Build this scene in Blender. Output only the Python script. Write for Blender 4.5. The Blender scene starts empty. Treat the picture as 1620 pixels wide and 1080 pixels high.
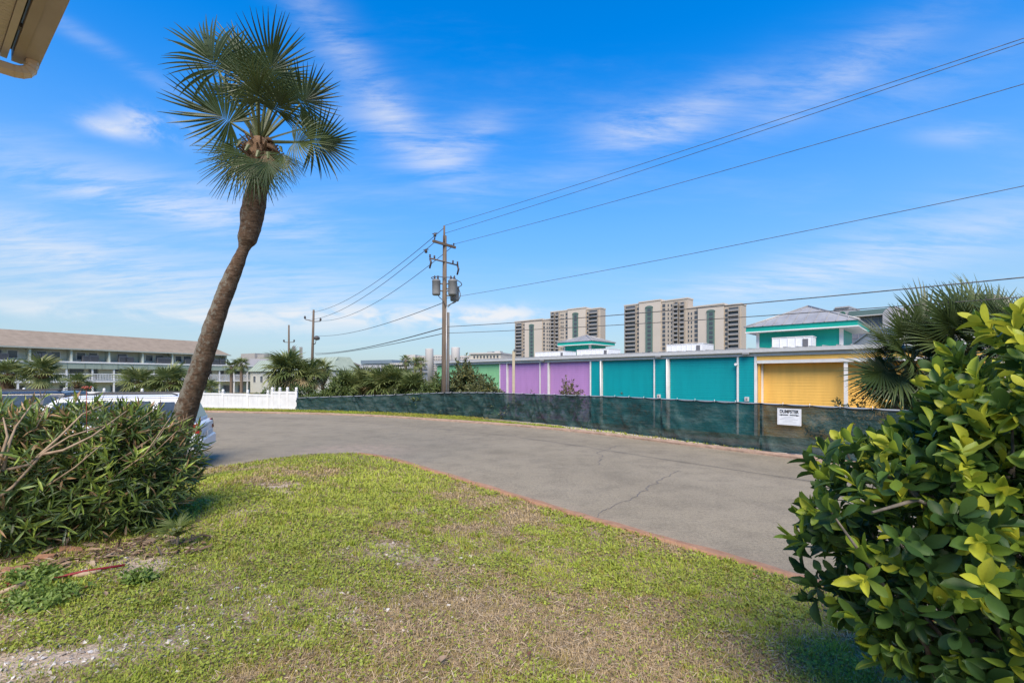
import bpy, bmesh, math, random
import numpy as np
from mathutils import Vector, Matrix

R = math.radians
random.seed(11)
rng = np.random.default_rng(11)
scene = bpy.context.scene
col = scene.collection

# ------------------------------------------------------------------ camera, sky, sun, exposure
CAM_Z = 2.0                      # camera height above the road
HORIZON, CX, FPX = 597.0, 810.0, 720.0   # read off the photograph (1620 px wide, 16 mm lens)
cam_data = bpy.data.cameras.new('camera')
cam_data.sensor_width = 36.0
cam_data.lens = 16.0
cam_data.shift_y = (HORIZON - 540.0) / 1620.0
cam_data.clip_start = 0.05
cam_data.clip_end = 8000
cam = bpy.data.objects.new('camera', cam_data)
cam.location = (0, 0, CAM_Z)
cam.rotation_euler = (R(90), 0, 0)
col.objects.link(cam)
scene.camera = cam

SUN_FROM = Vector((-0.04, -1.0, 0.0)).normalized()   # horizontal direction towards the sun
SUN_EL = R(50)
sun_vec = Vector((SUN_FROM.x * math.cos(SUN_EL), SUN_FROM.y * math.cos(SUN_EL), math.sin(SUN_EL)))
sun_data = bpy.data.lights.new('sun', 'SUN')
sun_data.energy = 3.9
sun_data.angle = R(42)
sun_data.color = (1.0, 0.88, 0.71)
sun = bpy.data.objects.new('sun', sun_data)
sun.rotation_euler = (-sun_vec).to_track_quat('-Z', 'Y').to_euler()
sun.location = (0, 0, 60)
col.objects.link(sun)

scene.view_settings.view_transform = 'Standard'
scene.view_settings.look = 'None'
scene.view_settings.gamma = 1.0
scene.view_settings.exposure = 0.68
scene.cycles.use_denoising = True
scene.cycles.max_bounces = 8
scene.cycles.transparent_max_bounces = 24

def make_world():
    w = bpy.data.worlds.new('World')
    scene.world = w
    w.use_nodes = True
    nt = w.node_tree
    nt.nodes.clear()
    N = nt.nodes.new
    L = nt.links.new
    def val(x):
        return x
    def math_(op, a, b=None, c=None, clamp=False):
        n = N('ShaderNodeMath'); n.operation = op; n.use_clamp = clamp
        for i, v in enumerate((a, b, c)):
            if v is None: continue
            if isinstance(v, (int, float)): n.inputs[i].default_value = v
            else: L(v, n.inputs[i])
        return n.outputs[0]
    tc = N('ShaderNodeTexCoord')
    direc = tc.outputs['Generated']
    sky = N('ShaderNodeTexSky'); sky.sky_type = 'NISHITA'; sky.sun_disc = False
    sky.sun_elevation = SUN_EL
    sky.sun_rotation = math.atan2(SUN_FROM.x, SUN_FROM.y)
    sky.altitude = 0; sky.air_density = 1.0; sky.dust_density = 0.25; sky.ozone_density = 2.2
    hs = N('ShaderNodeHueSaturation')
    hs.inputs['Hue'].default_value = 0.506
    hs.inputs['Saturation'].default_value = 1.62
    hs.inputs['Value'].default_value = SKY_VALUE
    L(sky.outputs[0], hs.inputs['Color'])
    sep = N('ShaderNodeSeparateXYZ'); L(direc, sep.inputs[0])
    z = sep.outputs[2]
    # cloud sheet: project the direction on a plane overhead
    zz = math_('ADD', math_('MAXIMUM', z, 0.0), 0.16)
    px = math_('DIVIDE', sep.outputs[0], zz)
    py = math_('DIVIDE', sep.outputs[1], zz)
    comb = N('ShaderNodeCombineXYZ'); L(px, comb.inputs[0]); L(py, comb.inputs[1])
    def noise(scale, detail, rough, stretch=(1, 1, 1), rot=0.0, dist=0.0, src=None):
        m = N('ShaderNodeMapping'); m.inputs['Scale'].default_value = stretch
        m.inputs['Rotation'].default_value = (0, 0, rot)
        L(src or comb.outputs[0], m.inputs[0])
        n = N('ShaderNodeTexNoise'); n.inputs['Scale'].default_value = scale
        n.inputs['Detail'].default_value = detail; n.inputs['Roughness'].default_value = rough
        n.inputs['Distortion'].default_value = dist
        L(m.outputs[0], n.inputs['Vector'])
        return n.outputs[0]
    def smooth(x, a, b):
        n = N('ShaderNodeMapRange'); n.interpolation_type = 'SMOOTHSTEP'; n.clamp = True
        L(x, n.inputs['Value'])
        n.inputs['From Min'].default_value = a; n.inputs['From Max'].default_value = b
        return n.outputs[0]
    streak = noise(1.1, 9, 0.62, (0.55, 1.9, 1), R(-28), .45)
    fine = noise(4.2, 10, 0.66, (0.5, 2.1, 1), R(-25), .3)
    puff = noise(9.0, 8, 0.58, (1, 1, 2.3), 0, 0.4, src=direc)
    veil = math_('MULTIPLY', smooth(streak, 0.46, 0.80), smooth(fine, 0.25, 0.75))
    def blob(px_, py_, ax, ay, ang):
        """soft lobe round the direction of one cloud; ax, ay = half sizes in radians, ang = tilt"""
        d = Vector(((px_ - CX) / FPX, 1.0, (HORIZON - py_) / FPX)).normalized()
        right = d.cross(Vector((0, 0, 1))).normalized()
        up = right.cross(d).normalized()
        a = R(ang)
        u = right * math.cos(a) + up * math.sin(a)
        v = -right * math.sin(a) + up * math.cos(a)
        out = []
        for vec, s in ((u, ax), (v, ay)):
            n = N('ShaderNodeVectorMath'); n.operation = 'DOT_PRODUCT'
            L(direc, n.inputs[0]); n.inputs[1].default_value = vec
            q = math_('DIVIDE', n.outputs['Value'], s)
            out.append(math_('MULTIPLY', q, q))
        n = N('ShaderNodeVectorMath'); n.operation = 'DOT_PRODUCT'
        L(direc, n.inputs[0]); n.inputs[1].default_value = d
        front = math_('GREATER_THAN', n.outputs['Value'], 0.0)
        e = math_('EXPONENT', math_('MULTIPLY', math_('ADD', out[0], out[1]), -1.0))
        return math_('MULTIPLY', e, front)
    def add_all(items):
        r = items[0]
        for i in items[1:]: r = math_('ADD', r, i)
        return r
    wisps = add_all([math_('MULTIPLY', blob(*b[:5]), b[5]) for b in (
        (560, 100, .16, .035, -42, .85), (655, 225, .13, .045, -22, 1.0), (745, 215, .07, .03, 18, .8),
        (1080, 185, .17, .035, 12, .75), (1010, 205, .10, .03, -8, .6), (1330, 120, .12, .035, 16, .75), (1480, 130, .10, .03, 10, .3),
        (300, 325, .22, .040, -3, 1.1), (180, 310, .12, .02, -4, .5), (130, 430, .26, .05, -4, .7), (70, 395, .2, .02, -5, .6),
        (520, 455, .26, .04, -6, .55), (300, 480, .3, .03, 0, .5), (1420, 390, .24, .05, 9, .6), (1250, 440, .25, .03, 6, .6),
        (1520, 212, .05, .015, -18, .6), (160, 75, .16, .012, -16, .35), (60, 355, .12, .02, 0, .5))])
    w1 = math_('MULTIPLY', wisps, smooth(fine, 0.30, 0.66))
    puffs = add_all([math_('MULTIPLY', blob(*b[:5]), b[5]) for b in (
        (240, 200, .045, .020, 0, 1.0), (170, 202, .03, .012, 0, .8), (800, 497, .085, .020, 0, 1.1),
        (700, 500, .10, .020, 0, .9), (560, 500, .14, .026, 0, .85), (380, 505, .16, .022, 0, .6), (120, 492, .15, .015, 0, .6))])
    p1 = math_('MULTIPLY', puffs, smooth(puff, 0.36, 0.58))
    haze_low = math_('SUBTRACT', 1.0, smooth(z, -0.04, 0.60))
    mask = add_all([math_('MULTIPLY', veil, 0.20), math_('MULTIPLY', w1, 0.50), math_('MULTIPLY', p1, 0.80)])
    mask = math_('MINIMUM', mask, 0.90)
    mixh = N('ShaderNodeMix'); mixh.data_type = 'RGBA'
    L(math_('MULTIPLY', haze_low, 0.93), mixh.inputs[0]); L(hs.outputs[0], mixh.inputs[6]); mixh.inputs[7].default_value = HAZE_COLOUR
    mix = N('ShaderNodeMix'); mix.data_type = 'RGBA'
    L(mask, mix.inputs[0]); L(mixh.outputs[2], mix.inputs[6])
    mix.inputs[7].default_value = CLOUD_COLOUR
    bg = N('ShaderNodeBackground'); bg.inputs['Strength'].default_value = SKY_STRENGTH
    L(mix.outputs[2], bg.inputs['Color'])
    out = N('ShaderNodeOutputWorld'); L(bg.outputs[0], out.inputs[0])

SKY_STRENGTH = 0.14
SKY_VALUE = 1.32
CLOUD_COLOUR = (3.95, 4.0, 4.15, 1)
HAZE_COLOUR = (1.72, 2.28, 2.8, 1)
make_world()

# ------------------------------------------------------------------ helpers
def at(px, py, depth):
    return Vector(((px - CX) / FPX * depth, depth, CAM_Z - (py - HORIZON) / FPX * depth))

def tag(o, label=None, cat=None, group=None, kind=None):
    if label: o['label'] = label
    if cat: o['category'] = cat
    if group: o['group'] = group
    if kind: o['kind'] = kind
    return o

def empty(name, loc=(0, 0, 0), rz=0.0):
    o = bpy.data.objects.new(name, None)
    o.location = loc; o.rotation_euler = (0, 0, rz)
    o.empty_display_size = 0.2
    col.objects.link(o)
    return o

def link(name, mesh, parent=None):
    o = bpy.data.objects.new(name, mesh)
    col.objects.link(o)
    if parent: o.parent = parent
    return o

class MB:
    """collects shapes, build() links them as one mesh object"""
    def __init__(self):
        self.v = []; self.f = []; self.m = []; self.s = []
    def add(self, verts, faces, m=0, smooth=False):
        b = len(self.v)
        self.v += [tuple(p) for p in verts]
        for f in faces:
            self.f.append([b + i for i in f]); self.m.append(m); self.s.append(smooth)
        return self
    def box(self, x0, x1, y0, y1, z0, z1, m=0):
        x0, x1 = min(x0, x1), max(x0, x1); y0, y1 = min(y0, y1), max(y0, y1); z0, z1 = min(z0, z1), max(z0, z1)
        return self.add([(x0,y0,z0),(x1,y0,z0),(x1,y1,z0),(x0,y1,z0),(x0,y0,z1),(x1,y0,z1),(x1,y1,z1),(x0,y1,z1)],
                        [(0,3,2,1),(4,5,6,7),(0,1,5,4),(1,2,6,5),(2,3,7,6),(3,0,4,7)], m)
    def bbox(self, x0, x1, y0, y1, z0, z1, b=0.01, m=0):
        """box with chamfered vertical and top edges"""
        pts = []
        for (z, i) in ((z0, 0), (z1 - b, 0), (z1, b)):
            a0, a1, c0, c1 = x0 + i, x1 - i, y0 + i, y1 - i
            pts += [(a0+b,c0,z),(a1-b,c0,z),(a1,c0+b,z),(a1,c1-b,z),(a1-b,c1,z),(a0+b,c1,z),(a0,c1-b,z),(a0,c0+b,z)]
        fs = [tuple(range(7, -1, -1)), tuple(range(16, 24))]
        for r in (0, 8):
            for k in range(8):
                k2 = (k + 1) % 8
                fs.append((r+k, r+k2, r+8+k2, r+8+k))
        return self.add(pts, fs, m)
    def hull(self, lo, hi, m=0):
        """lo, hi: same number of points round; sides + caps"""
        n = len(lo)
        fs = [tuple(range(n - 1, -1, -1)), tuple(range(n, 2 * n))]
        fs += [(k, (k+1) % n, n + (k+1) % n, n + k) for k in range(n)]
        return self.add(list(lo) + list(hi), fs, m)
    def tube(self, pts, radii, n=8, m=0, cap=True, smooth=True):
        pts = [Vector(p) for p in pts]
        if isinstance(radii, (int, float)): radii = [radii] * len(pts)
        vs = []; fs = []
        ref = None
        for i, p in enumerate(pts):
            t = (pts[min(i+1, len(pts)-1)] - pts[max(i-1, 0)]).normalized()
            if ref is None or abs(t.dot(ref)) > 0.98:
                ref = Vector((0, 0, 1)) if abs(t.z) < 0.9 else Vector((1, 0, 0))
            u = t.cross(ref).normalized(); w = u.cross(t).normalized()
            for k in range(n):
                a = 2 * math.pi * k / n
                vs.append(p + (u * math.cos(a) + w * math.sin(a)) * radii[i])
        for i in range(len(pts) - 1):
            for k in range(n):
                k2 = (k + 1) % n
                fs.append((i*n+k, i*n+k2, (i+1)*n+k2, (i+1)*n+k))
        self.add(vs, fs, m, smooth)
        if cap:
            b = len(self.v) - len(vs)
            self.f.append([b + k for k in range(n - 1, -1, -1)]); self.m.append(m); self.s.append(False)
            self.f.append([b + (len(pts)-1)*n + k for k in range(n)]); self.m.append(m); self.s.append(False)
        return self
    def lathe(self, c, prof, n=16, m=0, smooth=True):
        """prof: (radius, z) pairs round a vertical axis at c"""
        vs = [(c[0] + r*math.cos(2*math.pi*k/n), c[1] + r*math.sin(2*math.pi*k/n), c[2] + z) for r, z in prof for k in range(n)]
        fs = [(i*n+k, i*n+(k+1) % n, (i+1)*n+(k+1) % n, (i+1)*n+k) for i in range(len(prof)-1) for k in range(n)]
        self.add(vs, fs, m, smooth)
        b = len(self.v) - len(vs)
        for i in (0, len(prof)-1):
            if prof[i][0] > 1e-4:
                ring = [b + i*n + k for k in range(n)]
                self.f.append(ring if i else ring[::-1]); self.m.append(m); self.s.append(False)
        return self
    def mesh(self, name, mats):
        me = bpy.data.meshes.new(name)
        me.from_pydata(self.v, [], self.f)
        for mt in (mats if isinstance(mats, (list, tuple)) else [mats]): me.materials.append(mt)
        me.polygons.foreach_set('material_index', self.m)
        me.polygons.foreach_set('use_smooth', self.s)
        me.update()
        return me
    def build(self, name, mats, parent=None):
        return link(name, self.mesh(name, mats), parent)

def np_mesh(name, verts, faces, mats, attrs=None, smooth=False, mat_idx=None):
    """verts (N,3), faces (M,k) all of one size"""
    me = bpy.data.meshes.new(name)
    verts = np.ascontiguousarray(verts, dtype=np.float32); faces = np.ascontiguousarray(faces, dtype=np.int32)
    M, k = faces.shape
    me.vertices.add(len(verts)); me.vertices.foreach_set('co', verts.ravel())
    me.loops.add(M * k); me.loops.foreach_set('vertex_index', faces.ravel())
    me.polygons.add(M)
    me.polygons.foreach_set('loop_start', np.arange(0, M * k, k, dtype=np.int32))
    me.polygons.foreach_set('loop_total', np.full(M, k, dtype=np.int32))
    for mt in (mats if isinstance(mats, (list, tuple)) else [mats]): me.materials.append(mt)
    if mat_idx is not None: me.polygons.foreach_set('material_index', np.ascontiguousarray(mat_idx, dtype=np.int32))
    me.polygons.foreach_set('use_smooth', np.full(M, smooth))
    for an, arr in (attrs or {}).items():
        a = me.attributes.new(an, 'FLOAT', 'POINT')
        a.data.foreach_set('value', np.ascontiguousarray(arr, dtype=np.float32))
    me.update(); me.validate()
    return me

def nrm(a):
    return a / np.maximum(np.linalg.norm(a, axis=-1, keepdims=True), 1e-9)

def frames(dirs, normals):
    """rotation matrices whose columns are side, dir, normal"""
    d = nrm(dirs); n = normals - (normals * d).sum(1, keepdims=True) * d
    n = nrm(n); s = np.cross(d, n)
    return np.stack([s, d, n], axis=2)

def scatter(tv, tf, rots, pos, scale):
    """instances of a template baked into arrays; scale (N,) or (N,3)"""
    scale = np.asarray(scale, dtype=float)
    if scale.ndim == 1: scale = scale[:, None].repeat(3, 1)
    loc = tv[None] * scale[:, None, :]
    v = np.einsum('nij,nkj->nki', rots, loc) + pos[:, None, :]
    f = tf[None] + (np.arange(len(pos)) * len(tv))[:, None, None]
    return v.reshape(-1, 3), f.reshape(-1, tf.shape[1])

_tab = np.random.default_rng(5).random((256, 256))
def vnoise(x, y, scale, seed=0):
    x = np.asarray(x) / scale + seed * 17.31; y = np.asarray(y) / scale + seed * 9.77
    xi = np.floor(x).astype(int); yi = np.floor(y).astype(int)
    fx = x - xi; fy = y - yi
    fx = fx*fx*(3-2*fx); fy = fy*fy*(3-2*fy)
    g = lambda a, b: _tab[a % 256, b % 256]
    return (g(xi, yi)*(1-fx) + g(xi+1, yi)*fx)*(1-fy) + (g(xi, yi+1)*(1-fx) + g(xi+1, yi+1)*fx)*fy
def fbm(x, y, scale, seed=0, o=4):
    t = 0; a = 0.5; s = 0
    for k in range(o):
        t = t + a * vnoise(x, y, scale / 2**k, seed + k); s += a; a *= 0.5
    return t / s
def sstep(a, b, x):
    t = np.clip((x - a) / (b - a), 0, 1)
    return t*t*(3-2*t)

# ------------------------------------------------------------------ materials
MATS = {}
def mat(name, c1, c2=None, rough=0.7, scale=8.0, detail=6, bump=0.0, bscale=None, metal=0.0, spec=0.4,
        c3=None, stretch=(1, 1, 1), coords='Object', contrast=(0.35, 0.65), transl=0.0, alpha=None):
    if name in MATS: return MATS[name]
    m = bpy.data.materials.new(name); m.use_nodes = True
    nt = m.node_tree; N = nt.nodes.new; L = nt.links.new
    bs = nt.nodes['Principled BSDF']
    bs.inputs['Roughness'].default_value = rough; bs.inputs['Metallic'].default_value = metal
    bs.inputs['Specular IOR Level'].default_value = spec
    tc = N('ShaderNodeTexCoord'); mp = N('ShaderNodeMapping'); mp.inputs['Scale'].default_value = stretch
    L(tc.outputs[coords], mp.inputs[0])
    c2 = c2 or tuple(x * 0.82 for x in c1)
    nz = N('ShaderNodeTexNoise'); nz.inputs['Scale'].default_value = scale; nz.inputs['Detail'].default_value = detail
    nz.inputs['Roughness'].default_value = 0.6
    L(mp.outputs[0], nz.inputs['Vector'])
    rp = N('ShaderNodeValToRGB')
    rp.color_ramp.elements[0].position = contrast[0]; rp.color_ramp.elements[0].color = (*c2, 1)
    rp.color_ramp.elements[1].position = contrast[1]; rp.color_ramp.elements[1].color = (*c1, 1)
    if c3:
        e = rp.color_ramp.elements.new(min(0.98, contrast[1] + 0.12)); e.color = (*c3, 1)
    L(nz.outputs[0], rp.inputs[0])
    L(rp.outputs[0], bs.inputs['Base Color'])
    if bump:
        bz = N('ShaderNodeTexNoise'); bz.inputs['Scale'].default_value = bscale or scale * 3; bz.inputs['Detail'].default_value = 5
        L(mp.outputs[0], bz.inputs['Vector'])
        bp = N('ShaderNodeBump'); bp.inputs['Strength'].default_value = bump; bp.inputs['Distance'].default_value = 0.02
        L(bz.outputs[0], bp.inputs['Height']); L(bp.outputs[0], bs.inputs['Normal'])
    if transl:
        tr = N('ShaderNodeBsdfTranslucent'); L(rp.outputs[0], tr.inputs['Color'])
        mx = N('ShaderNodeMixShader'); mx.inputs[0].default_value = transl
        L(bs.outputs[0], mx.inputs[1]); L(tr.outputs[0], mx.inputs[2])
        L(mx.outputs[0], nt.nodes['Material Output'].inputs[0])
    MATS[name] = m
    return m

def leaf_mat(name, stops, rough=0.45, spec=0.4, transl=0.25, source='rnd', vein=0.15):
    """stops: (position, colour); driven by a per-leaf number, or the object's own random number"""
    if name in MATS: return MATS[name]
    m = bpy.data.materials.new(name); m.use_nodes = True
    nt = m.node_tree; N = nt.nodes.new; L = nt.links.new
    bs = nt.nodes['Principled BSDF']; bs.inputs['Roughness'].default_value = rough
    bs.inputs['Specular IOR Level'].default_value = spec
    if source == 'object':
        src = N('ShaderNodeObjectInfo').outputs['Random']
    else:
        a = N('ShaderNodeAttribute'); a.attribute_name = 'rnd'; src = a.outputs['Fac']
    rp = N('ShaderNodeValToRGB')
    els = rp.color_ramp.elements
    els[0].position, els[0].color = stops[0][0], (*stops[0][1], 1)
    els[1].position, els[1].color = stops[-1][0], (*stops[-1][1], 1)
    for p, c in stops[1:-1]:
        e = els.new(p); e.color = (*c, 1)
    L(src, rp.inputs[0])
    tc = N('ShaderNodeTexCoord'); nz = N('ShaderNodeTexNoise'); nz.inputs['Scale'].default_value = 14; nz.inputs['Detail'].default_value = 3
    L(tc.outputs['Object'], nz.inputs['Vector'])
    mx = N('ShaderNodeMix'); mx.data_type = 'RGBA'; mx.blend_type = 'MULTIPLY'; mx.inputs[0].default_value = vein * 2
    L(rp.outputs[0], mx.inputs[6]); L(nz.outputs[0], mx.inputs[7])
    L(mx.outputs[2], bs.inputs['Base Color'])
    tr = N('ShaderNodeBsdfTranslucent'); L(mx.outputs[2], tr.inputs['Color'])
    ms = N('ShaderNodeMixShader'); ms.inputs[0].default_value = transl
    L(bs.outputs[0], ms.inputs[1]); L(tr.outputs[0], ms.inputs[2])
    L(ms.outputs[0], nt.nodes['Material Output'].inputs[0])
    MATS[name] = m
    return m

white_paint = mat('white_paint', (0.72, 0.70, 0.67), (0.63, 0.615, 0.59), rough=0.55, scale=3)
vinyl = mat('white_vinyl', (0.70, 0.685, 0.66), (0.62, 0.605, 0.58), rough=0.45, scale=2.5)
metal_grey = mat('grey_metal', (0.42, 0.42, 0.41), (0.33, 0.33, 0.32), rough=0.45, metal=0.4, scale=4)
roof_metal = mat('roof_metal', (0.40, 0.39, 0.37), (0.30, 0.29, 0.28), rough=0.5, metal=0.3, scale=2, stretch=(1, .3, 1))
dark_glass = mat('window_glass', (0.10, 0.12, 0.14), (0.05, 0.06, 0.075), rough=0.12, spec=0.6, scale=1.0)
wood_pole = mat('weathered_pole_wood', (0.17, 0.13, 0.095), (0.09, 0.065, 0.045), rough=0.9, scale=6, stretch=(6, 6, .35), bump=0.4)
cable_m = mat('black_cable', (0.13, 0.12, 0.11), (0.035, 0.03, 0.03), rough=0.6)
black_rubber = mat('black_rubber', (0.02, 0.02, 0.02), (0.03, 0.03, 0.03), rough=0.8)
# ------------------------------------------------------------------ the setting: asphalt, lawn, kerbs, ground beyond
near_edge = np.array([(14, -9.5), (9, -3.2), (6, 0.75), (4.4, 2.6), (3.0, 4.19), (2.46, 4.76), (1.87, 5.44), (1.08, 6.21), (0.26, 7.24),
    (-1.2, 8.94), (-2.26, 10.2), (-3.36, 11.42), (-4.1, 11.82), (-5.04, 11.72), (-5.68, 11.05), (-6.15, 10.3), (-6.5, 9.7),
    (-7.0, 8.6), (-7.6, 7.4), (-8.2, 6.0), (-9.2, 3.5), (-10.5, 0), (-12, -5), (-13, -9.5)])
far_px = [(-160, 34.0), (0, 30.6), (160, 28.0), (315, 26.4), (464, 25.2), (592, 23.6), (674, 21.5), (755, 20.0), (800, 19.2), (950, 16.0), (1100, 13.2), (1202, 11.85), (1281, 11.0)]
far_edge = [((p - CX) / FPX * d, d) for p, d in far_px] + [(8.35, 9.75), (12, 5.2), (18, -1.5), (26, -9.5)]
far_edge = np.array(far_edge)
fence_px = [(470, 27.4, .77), (540, 26.4, .9), (617, 25.3, 1.02), (674, 24.2, 1.15), (708, 23.4, 1.22), (769, 21.9, 1.27), (860, 19.3, 1.28), (984, 16.1, 1.31),
            (1100, 13.75, 1.30), (1204, 12.2, 1.30), (1289, 11.25, 1.29), (1414, 10.15, 1.27)]
fence_pts = [((p - CX) / FPX * d, d, h) for p, d, h in fence_px] + [(11.0, 7.2, 1.26), (13.6, 4.2, 1.26)]

def subdivide(poly, step):
    out = []
    for a, b in zip(poly[:-1], poly[1:]):
        a = np.array(a, float); b = np.array(b, float)
        n = max(1, int(np.linalg.norm(b[:2] - a[:2]) / step))
        for k in range(n): out.append(a + (b - a) * k / n)
    out.append(np.array(poly[-1], float))
    return np.array(out)

def smooth_poly(poly, step, it=10):
    p = subdivide(poly, step)
    for _ in range(it):
        q = p.copy(); q[1:-1] = (p[:-2] + 2 * p[1:-1] + p[2:]) / 4; p = q
    return p

near_edge = smooth_poly(near_edge, 0.25, 12)
far_edge = smooth_poly(far_edge, 0.5, 10)

def dist_poly(x, y, poly):
    """distance and sign (positive on the left of the running direction)"""
    best = np.full(x.shape, 1e9); sgn = np.ones(x.shape)
    for a, b in zip(poly[:-1], poly[1:]):
        ex, ey = b[0]-a[0], b[1]-a[1]
        t = np.clip(((x-a[0])*ex + (y-a[1])*ey) / (ex*ex+ey*ey), 0, 1)
        dx = x-a[0]-t*ex; dy = y-a[1]-t*ey
        d = np.hypot(dx, dy)
        c = ex*(y-a[1]) - ey*(x-a[0])
        k = d < best
        best = np.where(k, d, best); sgn = np.where(k, np.sign(c), sgn)
    return best * sgn

def lawn_s(x, y):
    return dist_poly(np.asarray(x, float), np.asarray(y, float), near_edge)   # positive inside the lawn

def lawn_z(x, y, s=None):
    s = lawn_s(x, y) if s is None else s
    z = 0.075 + 0.42 * sstep(0.0, 4.2, s) + (fbm(x, y, 0.9, 3) - .5) * 0.05 * sstep(0.1, .8, s) + (fbm(x, y, .22, 8) - .5) * .022
    return np.where(s > -0.02, z, -0.25)

# asphalt: one sheet from the far edge to under the lawn
def asphalt_mat():
    m = bpy.data.materials.new('asphalt'); m.use_nodes = True
    nt = m.node_tree; N = nt.nodes.new; L = nt.links.new
    bs = nt.nodes['Principled BSDF']; bs.inputs['Roughness'].default_value = 0.85; bs.inputs['Specular IOR Level'].default_value = 0.25
    tc = N('ShaderNodeTexCoord')
    def nz(s, d=6, r=.6):
        n = N('ShaderNodeTexNoise'); n.inputs['Scale'].default_value = s; n.inputs['Detail'].default_value = d; n.inputs['Roughness'].default_value = r
        L(tc.outputs['Object'], n.inputs['Vector']); return n.outputs[0]
    def ramp(x, stops):
        r = N('ShaderNodeValToRGB'); e = r.color_ramp.elements
        e[0].position, e[0].color = stops[0][0], (*stops[0][1], 1); e[1].position, e[1].color = stops[-1][0], (*stops[-1][1], 1)
        for p, c in stops[1:-1]:
            q = e.new(p); q.color = (*c, 1)
        L(x, r.inputs[0]); return r.outputs[0]
    def mul(a, b, f=1.0):
        x = N('ShaderNodeMix'); x.data_type = 'RGBA'; x.blend_type = 'MULTIPLY'; x.inputs[0].default_value = f
        L(a, x.inputs[6]); L(b, x.inputs[7]); return x.outputs[2]
    base = ramp(nz(0.35, 5), [(.3, (.265, .222, .150)), (.7, (.312, .264, .184))])
    spk = ramp(nz(95, 3, .7), [(.30, (.50, .50, .50)), (.5, (.97, .97, .97)), (.72, (1.35, 1.33, 1.3))])
    patch = mul(ramp(nz(1.6, 8, .7), [(.34, (.80, .80, .81)), (.55, (1.02, 1.02, 1.02))]), ramp(nz(22, 5, .75), [(.34, (.74, .74, .74)), (.5, (1, 1, 1)), (.66, (1.16, 1.15, 1.13))]))
    vor = N('ShaderNodeTexVoronoi'); vor.inputs['Scale'].default_value = 130
    L(tc.outputs['Object'], vor.inputs['Vector'])
    agg = ramp(vor.outputs['Distance'], [(.05, (1.18, 1.17, 1.15)), (.5, (.86, .86, .86))])
    a = N('ShaderNodeAttribute'); a.attribute_name = 'sandy'
    c = mul(mul(mul(base, spk), patch), agg)
    sm = N('ShaderNodeMix'); sm.data_type = 'RGBA'
    sf = N('ShaderNodeMath'); sf.operation = 'MULTIPLY'; L(a.outputs['Fac'], sf.inputs[0])
    sfr = N('ShaderNodeMapRange'); sfr.inputs['From Min'].default_value = .32; sfr.inputs['From Max'].default_value = .62; L(nz(5, 6), sfr.inputs['Value'])
    L(sfr.outputs[0], sf.inputs[1]); L(sf.outputs[0], sm.inputs[0])
    L(c, sm.inputs[6]); sm.inputs[7].default_value = (.36, .27, .19, 1)
    w = N('ShaderNodeAttribute'); w.attribute_name = 'worn'
    wm = N('ShaderNodeMix'); wm.data_type = 'RGBA'; wm.blend_type = 'MULTIPLY'
    L(w.outputs['Fac'], wm.inputs[0]); L(sm.outputs[2], wm.inputs[6]); wm.inputs[7].default_value = (.70, .70, .71, 1)
    L(wm.outputs[2], bs.inputs['Base Color'])
    bp = N('ShaderNodeBump'); bp.inputs['Strength'].default_value = .35; bp.inputs['Distance'].default_value = .008
    L(vor.outputs['Distance'], bp.inputs['Height']); L(bp.outputs[0], bs.inputs['Normal'])
    return m

def grid(xs, ys):
    X, Y = np.meshgrid(xs, ys)
    nx, ny = len(xs), len(ys)
    i = np.arange(nx * ny).reshape(ny, nx)
    f = np.stack([i[:-1, :-1], i[:-1, 1:], i[1:, 1:], i[1:, :-1]], axis=-1).reshape(-1, 4)
    return X.ravel(), Y.ravel(), f

n_c = len(far_edge); n_r = 110
t = np.linspace(0, 1, n_r) ** 1.0
low = np.stack([np.linspace(-46, 26, n_c), np.full(n_c, -9.5)], 1)
P = far_edge[None] * (1 - t)[:, None, None] + low[None] * t[:, None, None]
P = P.reshape(-1, 2)
i = np.arange(n_c * n_r).reshape(n_r, n_c)
f = np.stack([i[1:, :-1], i[1:, 1:], i[:-1, 1:], i[:-1, :-1]], -1).reshape(-1, 4)
ls = lawn_s(P[:, 0], P[:, 1]); fs_ = np.abs(dist_poly(P[:, 0], P[:, 1], far_edge))
sandy = np.maximum(1 - sstep(0.05, .55, -ls), .55 * (1 - sstep(.0, .22, fs_)))
tipd = np.hypot(P[:, 0] + 4.4, P[:, 1] - 12.2)
sandy = np.maximum(sandy * np.where(P[:, 0] > -2, .55, 1), 1 - sstep(.3, 2.3, tipd))
seam = np.exp(-((fs_ - 2.55) / 0.07) ** 2) * .75 + .28 * np.exp(-((fs_ - 1.9) / .5) ** 2) + .2 * np.exp(-((fs_ - 4.9) / .6) ** 2)
road = link('road', np_mesh('road', np.column_stack([P, np.zeros(len(P))]), f, asphalt_mat(), {'sandy': np.clip(sandy, 0, 1), 'worn': np.clip(seam, 0, 1)}))
tag(road, kind='structure')
# the paving seam that runs along the road and the cracks across it
crack_m = mat('crack', (.10, .09, .08), (.15, .135, .12), rough=.95, scale=20)
def road_line(name, pts, w, m, jit=0.0, z=.004):
    pts = subdivide(np.array(pts, float), .06)
    k = len(pts)
    tdir = np.gradient(pts, axis=0); tdir = nrm(tdir); nn = np.column_stack([-tdir[:, 1], tdir[:, 0]])
    off = (fbm(pts[:, 0], pts[:, 1], .18, 21, 3) - .5) * jit * 2
    ww = w * (.35 + 1.3 * vnoise(pts[:, 0], pts[:, 1], .12, 4)) / 2
    ww[0] = ww[-1] = .001
    c = pts + nn * off[:, None]
    v = np.concatenate([c - nn * ww[:, None], c + nn * ww[:, None]])
    v = np.column_stack([v, np.full(len(v), z)])
    ff = np.array([(a, a + 1, k + a + 1, k + a) for a in range(k - 1)])
    return tag(link(name, np_mesh(name, v, ff, m)), kind='structure')
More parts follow.
